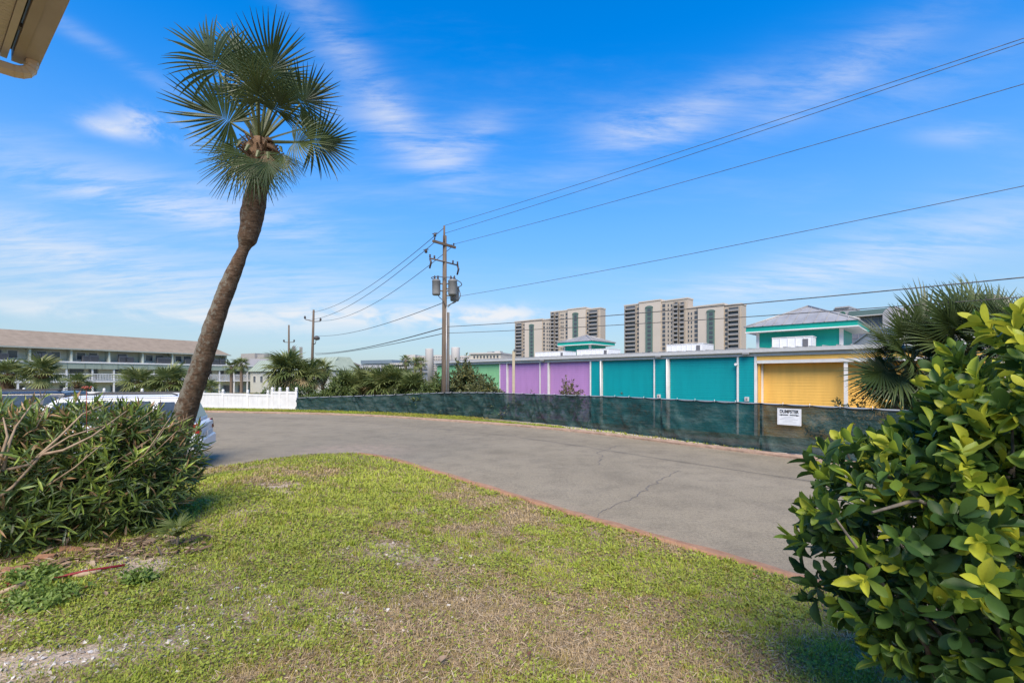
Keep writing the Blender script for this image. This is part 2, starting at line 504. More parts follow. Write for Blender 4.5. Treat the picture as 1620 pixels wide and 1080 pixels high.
def g2(px, py): 
    d = CAM_Z * FPX / (py - HORIZON)
    return ((px - CX) / FPX * d, d)
road_line('road_crack', [g2(936, 822), g2(965, 800), g2(998, 790), g2(1020, 775), g2(1048, 756), g2(1075, 744)], .016, crack_m, .09)
road_line('road_crack', [g2(945, 735), g2(951, 722), g2(946, 716), g2(982, 703)], .02, crack_m, .10)
road_line('road_crack', [g2(700, 700), g2(745, 694), g2(800, 690)], .014, crack_m, .10)
seam_line = far_edge + 0
tdir = nrm(np.gradient(seam_line, axis=0)); seam_line = seam_line + np.column_stack([tdir[:, 1], -tdir[:, 0]]) * 2.55
road_line('road_crack', seam_line[(seam_line[:, 0] > -13) & (seam_line[:, 1] > 4)], .02, crack_m, .03)

# lawn sheet
def soil_mat():
    m = bpy.data.materials.new('lawn_soil'); m.use_nodes = True
    nt = m.node_tree; N = nt.nodes.new; L = nt.links.new
    bs = nt.nodes['Principled BSDF']; bs.inputs['Roughness'].default_value = 0.95; bs.inputs['Specular IOR Level'].default_value = 0.1
    tc = N('ShaderNodeTexCoord')
    def nz(s, d=6, r=.62):
        n = N('ShaderNodeTexNoise'); n.inputs['Scale'].default_value = s; n.inputs['Detail'].default_value = d; n.inputs['Roughness'].default_value = r
        L(tc.outputs['Object'], n.inputs['Vector']); return n.outputs[0]
    r = N('ShaderNodeValToRGB'); e = r.color_ramp.elements
    e[0].position, e[0].color = .32, (.06, .058, .022, 1); e[1].position, e[1].color = .68, (.46, .33, .21, 1)
    q = e.new(.46); q.color = (.20, .145, .08, 1); q = e.new(.56); q.color = (.34, .245, .145, 1)
    L(nz(26, 8, .7), r.inputs[0])
    a = N('ShaderNodeAttribute'); a.attribute_name = 'sand'
    mr = N('ShaderNodeMapRange'); mr.inputs['From Min'].default_value = .40; mr.inputs['From Max'].default_value = .55
    ad = N('ShaderNodeMath'); ad.operation = 'MULTIPLY_ADD'; L(a.outputs['Fac'], ad.inputs[0]); ad.inputs[1].default_value = .55
    L(nz(9, 6), ad.inputs[2])
    sb = N('ShaderNodeMath'); sb.operation = 'SUBTRACT'; L(ad.outputs[0], sb.inputs[0]); sb.inputs[1].default_value = .32
    L(sb.outputs[0], mr.inputs['Value'])
    sr = N('ShaderNodeValToRGB'); sr.color_ramp.elements[0].color = (.38, .28, .19, 1); sr.color_ramp.elements[1].color = (.56, .45, .33, 1)
    sr.color_ramp.elements[0].position = .3; sr.color_ramp.elements[1].position = .7
    L(nz(40, 4), sr.inputs[0])
    mx = N('ShaderNodeMix'); mx.data_type = 'RGBA'; L(mr.outputs[0], mx.inputs[0]); L(r.outputs[0], mx.inputs[6]); L(sr.outputs[0], mx.inputs[7])
    L(mx.outputs[2], bs.inputs['Base Color'])
    bp = N('ShaderNodeBump'); bp.inputs['Strength'].default_value = .8; bp.inputs['Distance'].default_value = .03
    L(nz(38, 6), bp.inputs['Height']); L(bp.outputs[0], bs.inputs['Normal'])
    return m

def sand_field(x, y):
    """bare sandy spots on the lawn, 0..1"""
    def spot(cx, cy, r, sx=1.0): return np.exp(-(((x - cx) / (r * sx)) ** 2 + ((y - cy) / r) ** 2))
    s = .62 * spot(-.98, 4.05, .30, 1.5) + spot(-1.25, 4.4, .15, 2) * .5
    s = s + .55 * spot(-2.1, 2.55, .28, 1.6) + .5 * spot(-3.1, 2.75, .26, 1.3) + .75 * spot(-3.3, 4.0, .5, .9) + .6 * spot(-2.9, 3.6, .2, 1.6) + .45 * spot(-2.55, 2.2, .4) + .35 * spot(-1.7, 3.0, .35, 2)
    s = s + .5 * spot(-3.4, 6.6, .7, .8) + .55 * spot(-3.0, 5.2, .4, .8)
    s = s + .45 * sstep(.69, .76, fbm(x, y, .55, 123, 3)) * (1 - sstep(5.5, 8.5, y))
    return np.clip(s, 0, 1.2)
def dry_field(x, y):
    d = .435 + (fbm(x, y, 1.3, 31, 4) - .5) * 1.5 + (fbm(x, y, .45, 36, 3) - .5) * .35
    d = d + .15 * np.exp(-(((x - .35) / 1.3) ** 2 + ((y - 3.1) / .9) ** 2)) + .08 * np.exp(-(((x - 1.2) / .7) ** 2 + ((y - 2.4) / .6) ** 2)) + .12 * np.exp(-(((x + .6) / .8) ** 2 + ((y - 2.4) / .5) ** 2))
    d = d - .10 * np.exp(-(((x + 2.2) / 1.5) ** 2 + ((y - 7) / 2.5) ** 2))
    return d

xs = np.concatenate([np.arange(-13, -6, .2), np.arange(-6, 6, .07), np.arange(6, 13.9, .25)])
ys = np.concatenate([np.arange(-9.4, 1.2, .3), np.arange(1.2, 12.6, .07)])
X, Y, f = grid(xs, ys)
ls = lawn_s(X, Y)
keep = (ls[f] > -0.4).any(1)
lawn = link('lawn', np_mesh('lawn', np.column_stack([X, Y, lawn_z(X, Y, ls)]), f[keep], soil_mat(), {'sand': sand_field(X, Y)}, smooth=True))
tag(lawn, kind='structure')

# rusty red kerb along the lawn
kerb_m = mat('red_kerb', (.38, .205, .115), (.28, .15, .085), rough=.9, scale=7, c3=(.45, .30, .20), bump=.5, bscale=30)
def strip(name, poly, prof, m, jit=.02, seed=0, parent=None):
    """prof: (offset to the left, z) points swept along a plan polyline"""
    k = len(poly); tdir = nrm(np.gradient(poly[:, :2], axis=0)); nn = np.column_stack([-tdir[:, 1], tdir[:, 0]])
    rows = []
    for j, (o, z) in enumerate(prof):
        oo = o + (fbm(poly[:, 0], poly[:, 1], .35, seed + j, 3) - .5) * 2 * jit
        zz = z + (fbm(poly[:, 0], poly[:, 1], .3, seed + 7 + j, 3) - .5) * jit * .8
        rows.append(np.column_stack([poly[:, :2] + nn * oo[:, None], zz]))
    v = np.concatenate(rows)
    ff = [((j)*k + a, (j)*k + a + 1, (j+1)*k + a + 1, (j+1)*k + a) for j in range(len(prof) - 1) for a in range(k - 1)]
    return link(name, np_mesh(name, v, np.array(ff)[:, ::-1], m, smooth=False), parent)
ne = subdivide(near_edge, .08)
kk = ne[(ne[:, 1] > -3) & (ne[:, 0] > -3.9)]
tag(strip('kerb', kk, [(-.085, -.04), (-.075, .05), (-.04, .09), (.04, .105), (.12, .112), (.15, .07), (.16, -.05)], kerb_m, .028, 2), kind='structure')
kl = ne[(ne[:, 0] <= -5.2) & (ne[:, 1] > 2)]
tag(strip('kerb', kl, [(-.06, -.04), (-.05, .04), (.0, .07), (.07, .06), (.09, -.05)], mat('worn_kerb', (.34, .25, .18), (.25, .19, .14), rough=.95, scale=9, bump=.4), .03, 5), kind='structure')
fe = subdivide(far_edge, .12)
kerb2 = mat('far_kerb', (.36, .24, .17), (.25, .17, .12), rough=.95, scale=5, c3=(.46, .37, .29), bump=.4, bscale=20)
tag(strip('kerb', fe[(fe[:, 1] > 3)], [(-.05, -.05), (-.04, .05), (.0, .085), (.10, .085), (.14, .0)], kerb2, .03, 9), kind='structure')

# the ground beyond the road, one sheet out to the horizon
def ground_z(x, y, s=None):
    s = dist_poly(x, y, far_edge) if s is None else s
    z = .06 - .56 * sstep(1.6, 8, s) - .8 * sstep(16, 45, s)
    return np.where(s > 0.02, z, -.35)
def verge_mat():
    m = bpy.data.materials.new('ground'); m.use_nodes = True
    nt = m.node_tree; N = nt.nodes.new; L = nt.links.new
    bs = nt.nodes['Principled BSDF']; bs.inputs['Roughness'].default_value = .95; bs.inputs['Specular IOR Level'].default_value = .1
    tc = N('ShaderNodeTexCoord')
    n = N('ShaderNodeTexNoise'); n.inputs['Scale'].default_value = 3; n.inputs['Detail'].default_value = 8; L(tc.outputs['Object'], n.inputs['Vector'])
    r = N('ShaderNodeValToRGB'); e = r.color_ramp.elements
    e[0].position, e[0].color = .35, (.07, .085, .022, 1); e[1].position, e[1].color = .7, (.21, .17, .095, 1)
    L(n.outputs[0], r.inputs[0])
    a = N('ShaderNodeAttribute'); a.attribute_name = 'sand'
    mx = N('ShaderNodeMix'); mx.data_type = 'RGBA'; L(a.outputs['Fac'], mx.inputs[0]); L(r.outputs[0], mx.inputs[6]); mx.inputs[7].default_value = (.47, .40, .32, 1)
    L(mx.outputs[2], bs.inputs['Base Color'])
    return m
xs = np.concatenate([[-4000, -1500, -600, -250, -120, -70], np.arange(-45, 22, .45), [24, 30, 40, 60, 100, 250, 600, 1500, 4000]])
ys = np.concatenate([[-400, -60, -12], np.arange(-9, 42, .45), [44, 50, 60, 75, 100, 150, 250, 500, 1000, 2500, 6000]])
X, Y, f = grid(xs, ys)
s = dist_poly(X, Y, far_edge)
sandv = sstep(-2.0, 2.5, X + .0 * Y) * (1 - sstep(1.2, 2.5, s)) * .9
ground = link('ground', np_mesh('ground', np.column_stack([X, Y, ground_z(X, Y, s)]), f, verge_mat(), {'sand': sandv}, smooth=True))
tag(ground, kind='structure')

# ------------------------------------------------------------------ grass
grass_ramp = [(0, (.50, .37, .20)), (.18, (.36, .27, .12)), (.36, (.33, .27, .05)), (.6, (.28, .30, .034)), (.85, (.265, .345, .034)), (1, (.38, .42, .055))]
grass_m = leaf_mat('grass_blades', grass_ramp, rough=.6, spec=.25, transl=.22, vein=.0)
def blades(name, x, y, zfun, n_green, hgt, wid, parent=None, flat=.35):
    n = len(x); z = zfun(x, y)
    tv = np.array([(-.5, 0, 0), (.5, 0, 0), (.40, .55, .0), (-.40, .55, .0), (0, 1, -.12)])
    tf = np.array([(0, 1, 2), (0, 2, 3), (3, 2, 4)])
    az = rng.random(n) * 2 * np.pi
    lean = np.clip(rng.normal(.75, .35, n), .1, 1.45)
    d = np.column_stack([np.cos(az) * np.sin(lean), np.sin(az) * np.sin(lean), np.cos(lean)])
    nn = np.column_stack([np.cos(az) * -np.cos(lean), np.sin(az) * -np.cos(lean), np.sin(lean)]) + rng.normal(0, .3, (n, 3))
    h = hgt * (.55 + .9 * rng.random(n)); w = wid * (.7 + .7 * rng.random(n))
    v, ff = scatter(tv, tf, frames(d, nn), np.column_stack([x, y, z - .004]), np.column_stack([w, h, h]))
    o = link(name, np_mesh(name, v, ff, grass_m, {'rnd': np.repeat(n_green, 5)}), parent)
    return o
def lawn_points(n, ymax=12.2):
    r = 1.9 * (ymax / 1.9) ** (rng.random(n) ** .92)         # denser towards the camera
    a = (rng.random(n) - .5) * 2.0
    y = r; x = a * (1.28 * y + .5)
    ok = lawn_s(x, y) > .10 + .07 * (vnoise(x, y, .3, 14) - .5) * 2
    return x[ok], y[ok]
def cull(x, y, amount):
    """fewer blades on bare and dry spots"""
    p = 1 - np.clip(sand_field(x, y) * (.5 + fbm(x, y, .2, 77, 3)), 0, .97)
    d = dry_field(x, y) + (fbm(x, y, .28, 55, 3) - .5) * .9
    p = p * (1 - .8 * amount * sstep(.50, .78, d))
    k = rng.random(len(x)) < p
    return x[k], y[k], d[k]
x, y = lawn_points(480000)
x, y, d = cull(x, y, .35)
dist = np.hypot(x, y)
green = np.clip(.70 + (.5 - d) * 1.5 + (fbm(x, y, .14, 71, 2) - .5) * 1.1 + rng.normal(0, .15, len(x)), 0, 1)
dead = rng.random(len(x)) < .08 + .30 * sstep(.5, .8, d)
green[dead] = rng.random(dead.sum()) * .26
o = blades('lawn_grass', x, y, lawn_z, green, .038 * (.6 + .8 * fbm(x, y, .16, 72, 2)) * np.clip(dist / 5, .85, 1.5), .0042 * np.clip(dist / 3.2, .9, 3.4))
x2, y2 = lawn_points(900, 8); k = (dry_field(x2, y2) < .56) & (sand_field(x2, y2) < .35); x2, y2 = x2[k], y2[k]
nb_ = 34; tx = np.repeat(x2, nb_) + rng.normal(0, .028, len(x2) * nb_); ty = np.repeat(y2, nb_) + rng.normal(0, .028, len(x2) * nb_)
gg = np.clip(np.repeat(rng.normal(.68, .16, len(x2)), nb_) + rng.normal(0, .1, len(tx)), 0, 1)
tuf = blades('lawn_tufts', tx, ty, lawn_z, gg, .062 * np.repeat(rng.uniform(.6, 1.2, len(x2)), nb_), .005 * np.clip(ty / 3, .9, 2.4))
tag(tuf, 'taller bright green grass tufts dotted over the lawn', 'grass', kind='stuff')
tag(o, 'short patchy lawn grass, green with dry straw patches, between the shrubs and the road', 'grass', kind='stuff')
# broad leaved weeds among the grass
x, y = lawn_points(170000, 10)
x, y, d = cull(x, y, .9)
k = fbm(x, y, .45, 91, 3) > .42
x, y, d = x[k], y[k], d[k]
n = len(x); az = rng.random(n) * 2 * np.pi; el = rng.normal(.25, .3, n)
dv = np.column_stack([np.cos(az) * np.cos(el), np.sin(az) * np.cos(el), np.sin(el)])
nv = np.column_stack([rng.normal(0, .35, n), rng.normal(0, .35, n), np.ones(n)])
tv = np.array([(0, 0, 0), (.42, .35, .06), (.3, .8, .05), (0, 1, -.04), (-.3, .8, .05), (-.42, .35, .06)])
tf = np.array([(0, 1, 2), (0, 2, 3), (0, 3, 4), (0, 4, 5)])
sc = .019 * (.55 + .8 * rng.random(n)) * np.clip(np.hypot(x, y) / 4, .8, 1.6)
v, ff = scatter(tv, tf, frames(dv, nv), np.column_stack([x, y, lawn_z(x, y) + .006 + .018 * rng.random(n)]), sc)
weed_m = leaf_mat('lawn_weeds', [(0, (.20, .20, .03)), (.5, (.26, .30, .036)), (1, (.37, .42, .055))], rough=.55, transl=.25, vein=0)
o = link('lawn_weeds', np_mesh('lawn_weeds', v, ff, weed_m, {'rnd': np.repeat(np.clip(rng.normal(.5, .25, n), 0, 1), 6)}))
tag(o, 'tiny round leaved weeds spread through the lawn grass', 'weeds', kind='stuff')
# straw and thatch lying flat
x, y = lawn_points(110000, 9)
x, y, d = x, y, dry_field(x, y)
k = rng.random(len(x)) < .12 + .5 * sstep(.42, .65, d)
x, y = x[k], y[k]; n = len(x)
az = rng.random(n) * 2 * np.pi
dv = np.column_stack([np.cos(az), np.sin(az), rng.normal(.12, .18, n)])
nv = np.column_stack([rng.normal(0, .3, n), rng.normal(0, .3, n), np.ones(n)])
tv = np.array([(-.5, 0, 0), (.5, 0, 0), (.5, 1, 0), (-.5, 1, 0)]); tf = np.array([(0, 1, 2), (0, 2, 3)])
v, ff = scatter(tv, tf, frames(dv, nv), np.column_stack([x, y, lawn_z(x, y) + .003 + .012 * rng.random(n)]),
                np.column_stack([.0032 * np.clip(y / 3, .9, 3), .028 + .03 * rng.random(n), np.ones(n)]))
thatch_m = leaf_mat('thatch', [(0, (.20, .13, .07)), (.5, (.36, .26, .15)), (1, (.55, .44, .29))], rough=.8, transl=.1, vein=0)
o = link('lawn_thatch', np_mesh('lawn_thatch', v, ff, thatch_m, {'rnd': np.repeat(rng.random(n), 4)}))
tag(o, 'dry straw coloured thatch lying between the grass', 'thatch', kind='stuff')
# shell and gravel bits on the bare spots
n = 4200
x = rng.normal(-2.2, .9, n); y = rng.normal(2.9, .8, n)
xb = rng.normal(-1.0, .5, 350); yb = rng.normal(4.1, .35, 350)
x = np.concatenate([x, xb]); y = np.concatenate([y, yb])
k = (sand_field(x, y) + .12 > rng.random(len(x))) & (y > 1.8) & (lawn_s(x, y) > .2); x, y = x[k], y[k]; n = len(x)
tv = np.array([(1, 0, 0), (0, 1, 0), (-1, 0, 0), (0, -1, 0), (.1, .1, .6), (0, 0, -.6)]); tf = np.array([(0, 1, 4), (1, 2, 4), (2, 3, 4), (3, 0, 4), (1, 0, 5), (2, 1, 5), (3, 2, 5), (0, 3, 5)])
sc = (.005 + .016 * rng.random(n) ** 3)[:, None] * rng.uniform(.5, 1.3, (n, 3))
v, ff = scatter(tv, tf, frames(rng.normal(0, 1, (n, 3)), rng.normal(0, .4, (n, 3)) + (0, 0, 1)), np.column_stack([x, y, lawn_z(x, y) + .004]), sc)
peb_m = leaf_mat('pebbles', [(0, (.34, .27, .20)), (.5, (.56, .49, .41)), (1, (.74, .69, .62))], rough=.8, transl=0, vein=.1)
o = link('shell_gravel', np_mesh('shell_gravel', v, ff, peb_m, {'rnd': np.repeat(rng.random(n), 6)}))
tag(o, 'pale shell and gravel bits on the bare sandy spots', 'gravel', kind='stuff')
# the far verge between road and fences
n = 60000
seg = fe[(fe[:, 0] > -30) & (fe[:, 0] < 6.5)]
idx = rng.integers(0, len(seg) - 1, n); tt = rng.random(n)[:, None]
base = seg[idx] * (1 - tt) + seg[idx + 1] * tt
td = nrm(seg[idx + 1] - seg[idx]); off = .12 + rng.random(n) * np.where(base[:, 0] < -2, 2.2, .55)
p = base + np.column_stack([-td[:, 1], td[:, 0]]) * off[:, None]
k = rng.random(n) < np.where(p[:, 0] < -1, 1, np.where(p[:, 0] < 2, .45, .10)) * (.5 + fbm(p[:, 0], p[:, 1], 1.2, 5))
p = p[k]
g = np.clip(.68 + (fbm(p[:, 0], p[:, 1], 1.6, 12) - .5) * .9 + rng.normal(0, .13, len(p)), 0, 1)
o = blades('verge_grass', p[:, 0], p[:, 1], lambda a, b: np.full(len(a), .055), g, .07, .02)
tag(o, 'narrow strip of green grass on the far side of the road below the fences', 'grass', kind='stuff')
# ------------------------------------------------------------------ buildings
class Facade:
    """a front standing on a plan line seen between two columns of the photograph; local x along it, y into the building"""
    def __init__(self, name, px0, d0, px1, d1):
        self.p0 = at(px0, HORIZON, d0).xy; p1 = at(px1, HORIZON, d1).xy
        self.d = (p1 - self.p0).normalized(); self.n = Vector((-self.d.y, self.d.x))
        self.root = empty(name, (self.p0.x, self.p0.y, 0), math.atan2(self.d.y, self.d.x))
    def hit(self, px, off=0.0):
        r = Vector(((px - CX) / FPX, 1.0)); o = self.p0 + self.n * off
        den = r.x * self.d.y - r.y * self.d.x
        dep = (o.x * self.d.y - o.y * self.d.x) / den
        s = (r * dep - o).dot(self.d)
        return s, dep
    def s(self, px, off=0.0): return self.hit(px, off)[0]
    def z(self, px, py, off=0.0): return CAM_Z - (py - HORIZON) / FPX * self.hit(px, off)[1]

def paint(name, c, v=.9):
    return mat(name, c, tuple(x * .88 for x in c), rough=.5, scale=1.6, detail=9, spec=.3, bump=.05, bscale=40, stretch=(2.5, 2.5, .35), contrast=(.28, .6))
teal = paint('teal_siding', (.0, .275, .295)); purple = paint('purple_siding', (.42, .22, .46)); lime = paint('green_siding', (.24, .52, .25))
yellow = paint('yellow_siding', (.86, .50, .11)); aqua = paint('aqua_green_paint', (.006, .34, .255)); cream_trim = white_paint

def siding(f, x0, x1, z0, z1, y, m, expo=.115, name='siding_panel', lip=.009):
    mb = MB(); k = int(round((z1 - z0) / expo)); e = (z1 - z0) / k
    for i in range(k):
        a = z0 + i * e
        mb.add([(x0, y - lip, a), (x1, y - lip, a), (x1, y, a + e), (x0, y, a + e), (x0, y, a), (x1, y, a)], [(0, 1, 2, 3), (4, 5, 1, 0)])
    mb.box(x0, x1, y + .002, y + .06, z0, z1)
    return mb.build(name, m, f.root)

# ---- the long low painted building
B = Facade('painted_shop_building', 748, 32.0, 1290, 18.1)
tag(B.root, 'long low building with green, purple, teal and yellow siding bays behind the screened fence', 'building')
ZR = 3.2; ZB = -.55
sB = B.s
xl, xr = sB(690), sB(1560)
xy = sB(1197)      # left end of the yellow porch
# core behind the panels
MB().box(xl, xy + .0, .22, 11, ZB, ZR - .02).build('wall', white_paint, B.root)
MB().box(xy, xr, .55, 11, ZB, ZR - .02).build('wall', yellow, B.root)
bays = [(690, 790, lime, .1), (791.6, 801, purple, 0), (803, 853.5, purple, .1), (855.5, 866, purple, 0), (869, 933, purple, .1), (935.5, 949, teal, 0), (952.5, 1034, teal, .1),
        (1036.5, 1054.5, teal, 0), (1059, 1166, teal, .1), (1168.8, 1194, teal, 0)]
for a, b, m, rec in bays:
    siding(B, sB(a), sB(b), ZB, ZR - .30, rec, m)
for px, w in ((791, .10), (802, .10), (854.5, .10), (867.5, .13), (934.3, .13), (950.8, .16), (1035.3, .11), (1056.8, .20), (1167.4, .13), (1195.5, .16)):
    c = sB(px); w *= .62; MB().box(c - w/2, c + w/2, -.03, .12, ZB, ZR - .285).build('trim_board', white_paint, B.root)
for px in (951.5, 1056.2):     # downspouts
    c = sB(px); MB().tube([(c, -.10, ZB), (c, -.10, ZR - .3)], .035, 8).build('downspout', white_paint, B.root)
MB().box(xl, xr, -.07, .2, ZR - .28, ZR - .135).build('fascia_board', mat('frieze_paint', (.62, .61, .60), (.55, .54, .53), rough=.6), B.root)
g = MB(); g.hull([(xl, -.225, ZR-.13), (xl, -.08, ZR-.13), (xl, -.08, ZR+.02), (xl, -.225, ZR+.02)], [(xr, -.225, ZR-.13), (xr, -.08, ZR-.13), (xr, -.08, ZR+.02), (xr, -.225, ZR+.02)])
g.build('gutter', mat('gutter_pale', (.50, .50, .49), (.44, .44, .43), rough=.5), B.root)
rf = MB(); rf.add([(xl, -.12, ZR+.03), (xr, -.12, ZR+.03), (xr, 11, ZR+.36), (xl, 11, ZR+.36)], [(0, 1, 2, 3)])
x = xl
while x < xr:
    rf.hull([(x, -.12, ZR+.03), (x+.035, -.12, ZR+.03), (x+.035, -.12, ZR+.075), (x, -.12, ZR+.075)], [(x, 11, ZR+.36), (x+.035, 11, ZR+.36), (x+.035, 11, ZR+.405), (x, 11, ZR+.405)]); x += .45
rf.build('roof', roof_metal, B.root)
# yellow porch
pw = sB(1338, .0)
sl = sB(1203, 1.9)
MB().box(xy, xr, -.02, .15, ZR - .46, ZR - .29).build('header_board', yellow, B.root)
MB().box(xy + .02, xr, -.04, .14, ZR - .60, ZR - .465).build('porch_beam', white_paint, B.root)
MB().box(xy + .01, xr, .15, .5, ZR - .52, ZR - .46).build('porch_ceiling', yellow, B.root)
siding(B, xy + .02, xr, ZB, ZR - .50, 0.42, yellow)
ret = siding(B, 0, .33, ZB, ZR - .5, 0, yellow, name='return_wall'); ret.location = (xy + .10, .08, 0); ret.rotation_euler = (0, 0, R(90))
MB().box(xy + .06, xy + .17, 0.30, 0.40, ZB, ZR - .5).build('trim_board', white_paint, B.root)
MB().box(pw - .06, pw + .06, .0, .13, ZB, ZR - .6).build('porch_post', white_paint, B.root)
MB().box(sB(1500) - .06, sB(1500) + .06, .0, .13, ZB, ZR - .6).build('porch_post', white_paint, B.root)
lamp_m = mat('lamp_lens', (.75, .72, .66), rough=.3)
for px in (1246, 1314):
    c = sB(px, .28); o = MB().lathe((c, .28, ZR - .57), [(.06, -.03), (.15, -.02), (.17, .02), (.15, .052)], 16).build('ceiling_light', lamp_m, B.root)
for px, py in ((1043, 626.5), (1182, 631)):
    c = sB(px); z = B.z(px, py); o = MB().bbox(c - .09, c + .09, -.09, -.02, z - .09, z + .09, .012).build('outlet_box', mat('outlet_grey', (.55, .54, .54), rough=.5), B.root)
    MB().box(c - .035, c + .035, -.1, -.088, z - .05, z + .05).build('outlet_cover', mat('outlet_dark', (.25, .20, .19)), o)
for px in (861, 1044, 1182):
    c = sB(px); MB().bbox(c - .14, c + .14, -.28, -.16, ZR - .21, ZR - .125, .02).build('security_light', mat('lamp_housing', (.22, .22, .22)), B.root)
c = sB(1165.5); z = B.z(1165, 577); MB().tube([(c, -.02, z), (c, -.16, z + .02)], [.05, .06], 10).build('security_camera', mat('camera_white', (.6, .6, .6)), B.root)

# cupolas standing on the roof
def cupola(pxl, pxr, eave_py, peak_px, peak_py, off, wl, wr, wall_bottom, parent=B, label=None):
    x0, x1 = sB(pxl, off), sB(pxr, off); dep = x1 - x0
    ze = B.z((pxl + pxr) / 2, eave_py, off); zp = B.z(peak_px, peak_py, off + dep / 2)
    a0, a1 = sB(wl, off + .5), sB(wr, off + .5); y0 = off + .5; y1 = off + dep - .5
    cu = MB().box(a0, a1, y0, y1, ZR, ze + .05).build('cupola', aqua, B.root)
    tag(cu, label)
    MB().box(x0, x1, off, off + dep, ze - .02, ze + .20).build('fascia', aqua, cu)
    MB().box(x0 - .03, x1 + .03, off - .03, off + dep + .03, ze - .07, ze - .022).build('eave_trim', white_paint, cu)
    xm = (x0 + x1) / 2; ym = off + dep / 2; zb = ze + .205
    r_ = MB(); q = [(x0 - .06, off - .06, zb), (x1 + .06, off - .06, zb), (x1 + .06, off + dep + .06, zb), (x0 - .06, off + dep + .06, zb)]
    r_.add(q + [(xm, ym, zp)], [(0, 1, 4), (1, 2, 4), (2, 3, 4), (3, 0, 4), (3, 2, 1, 0)])
    for side in range(4):                          # standing seams run up each slope
        A, C = Vector(q[side]), Vector(q[(side + 1) % 4]); pk = Vector((xm, ym, zp)); n = 11
        mid = (A + C) / 2; nn = (C - A).cross(pk - A).normalized() * .03; e = (C - A).normalized() * .018
        for k in range(1, n):
            u = k / n; p = A.lerp(C, u); h = 1 - abs(2 * u - 1); top = p + (pk - mid) * h
            r_.hull([p - e, p + e, p + e + nn, p - e + nn], [top - e, top + e, top + e + nn, top - e + nn])
        r_.tube([A + nn * .5, pk + nn * .5], .045, 6)
    r_.build('cupola_roof', roof_metal, cu)
    for xx in (a0, a1): MB().box(xx - .07, xx + .07, y0 - .03, y0 + .1, ZR, ze - .075).build('corner_trim', white_paint, cu)
    return cu
cupola(1180, 1357, 519, 1262, 486, 2.6, 1199, 1331, 550, label='aqua green square cupola with hipped grey metal roof')
cupola(882, 937, 544.5, 922, 531, 8.0, 893, 933, 565, label='smaller aqua green cupola with hipped grey metal roof')

# ---- things on its roof
acw = mat('white_panel', (.74, .74, .73), (.66, .66, .65), rough=.5)
def rooftop_screen(pxl, pxr, py_top, off, d, label):
    x0, x1 = sB(pxl, off), sB(pxr, off); zt = B.z((pxl + pxr) / 2, py_top, off)
    w = B.root.matrix_basis
    base = ZR + .03 + .03 * (off + d)
    r_ = empty('rooftop_unit', (0, 0, 0)); r_.location = (B.p0.x + B.d.x * x0 + B.n.x * off, B.p0.y + B.d.y * x0 + B.n.y * off, ZR + .02); r_.rotation_euler = B.root.rotation_euler
    tag(r_, label, 'rooftop unit', 'white louvred units on the shop roof')
    L_ = x1 - x0; H = zt - (ZR + .02)
    b = MB().box(0, L_, 0, d, .0, H - .03).build('housing', acw, r_)
    MB().box(-.02, L_ + .02, -.02, d + .02, H - .028, H).build('cap', white_paint, r_)
    n = max(3, int(L_ / .28))
    for k in range(n + 1):
        xx = L_ * k / n; MB().box(xx - .012, xx + .012, -.02, 0, 0, H - .03).build('panel_rib', white_paint, b)
    MB().box(L_ - .35 if L_ > .8 else L_ * .7, L_ - .15 if L_ > .8 else L_ * .8, -.025, -.002, .08, H - .12).build('dark_louvre', mat('louvre_dark', (.13, .13, .14)), b)
    return r_
rooftop_screen(847, 893, 556, 6.0, 1.5, 'white rooftop unit left of the smaller aqua cupola')
rooftop_screen(913, 963, 552, 4.5, 1.5, 'white rooftop unit in front of the smaller aqua cupola')
rooftop_screen(1055, 1112, 543.5, 3.4, 1.6, 'white rooftop unit by itself between the two aqua cupolas')
rooftop_screen(1222, 1285, 532.5, 1.5, .8, 'white rooftop unit in front of the larger aqua cupola')

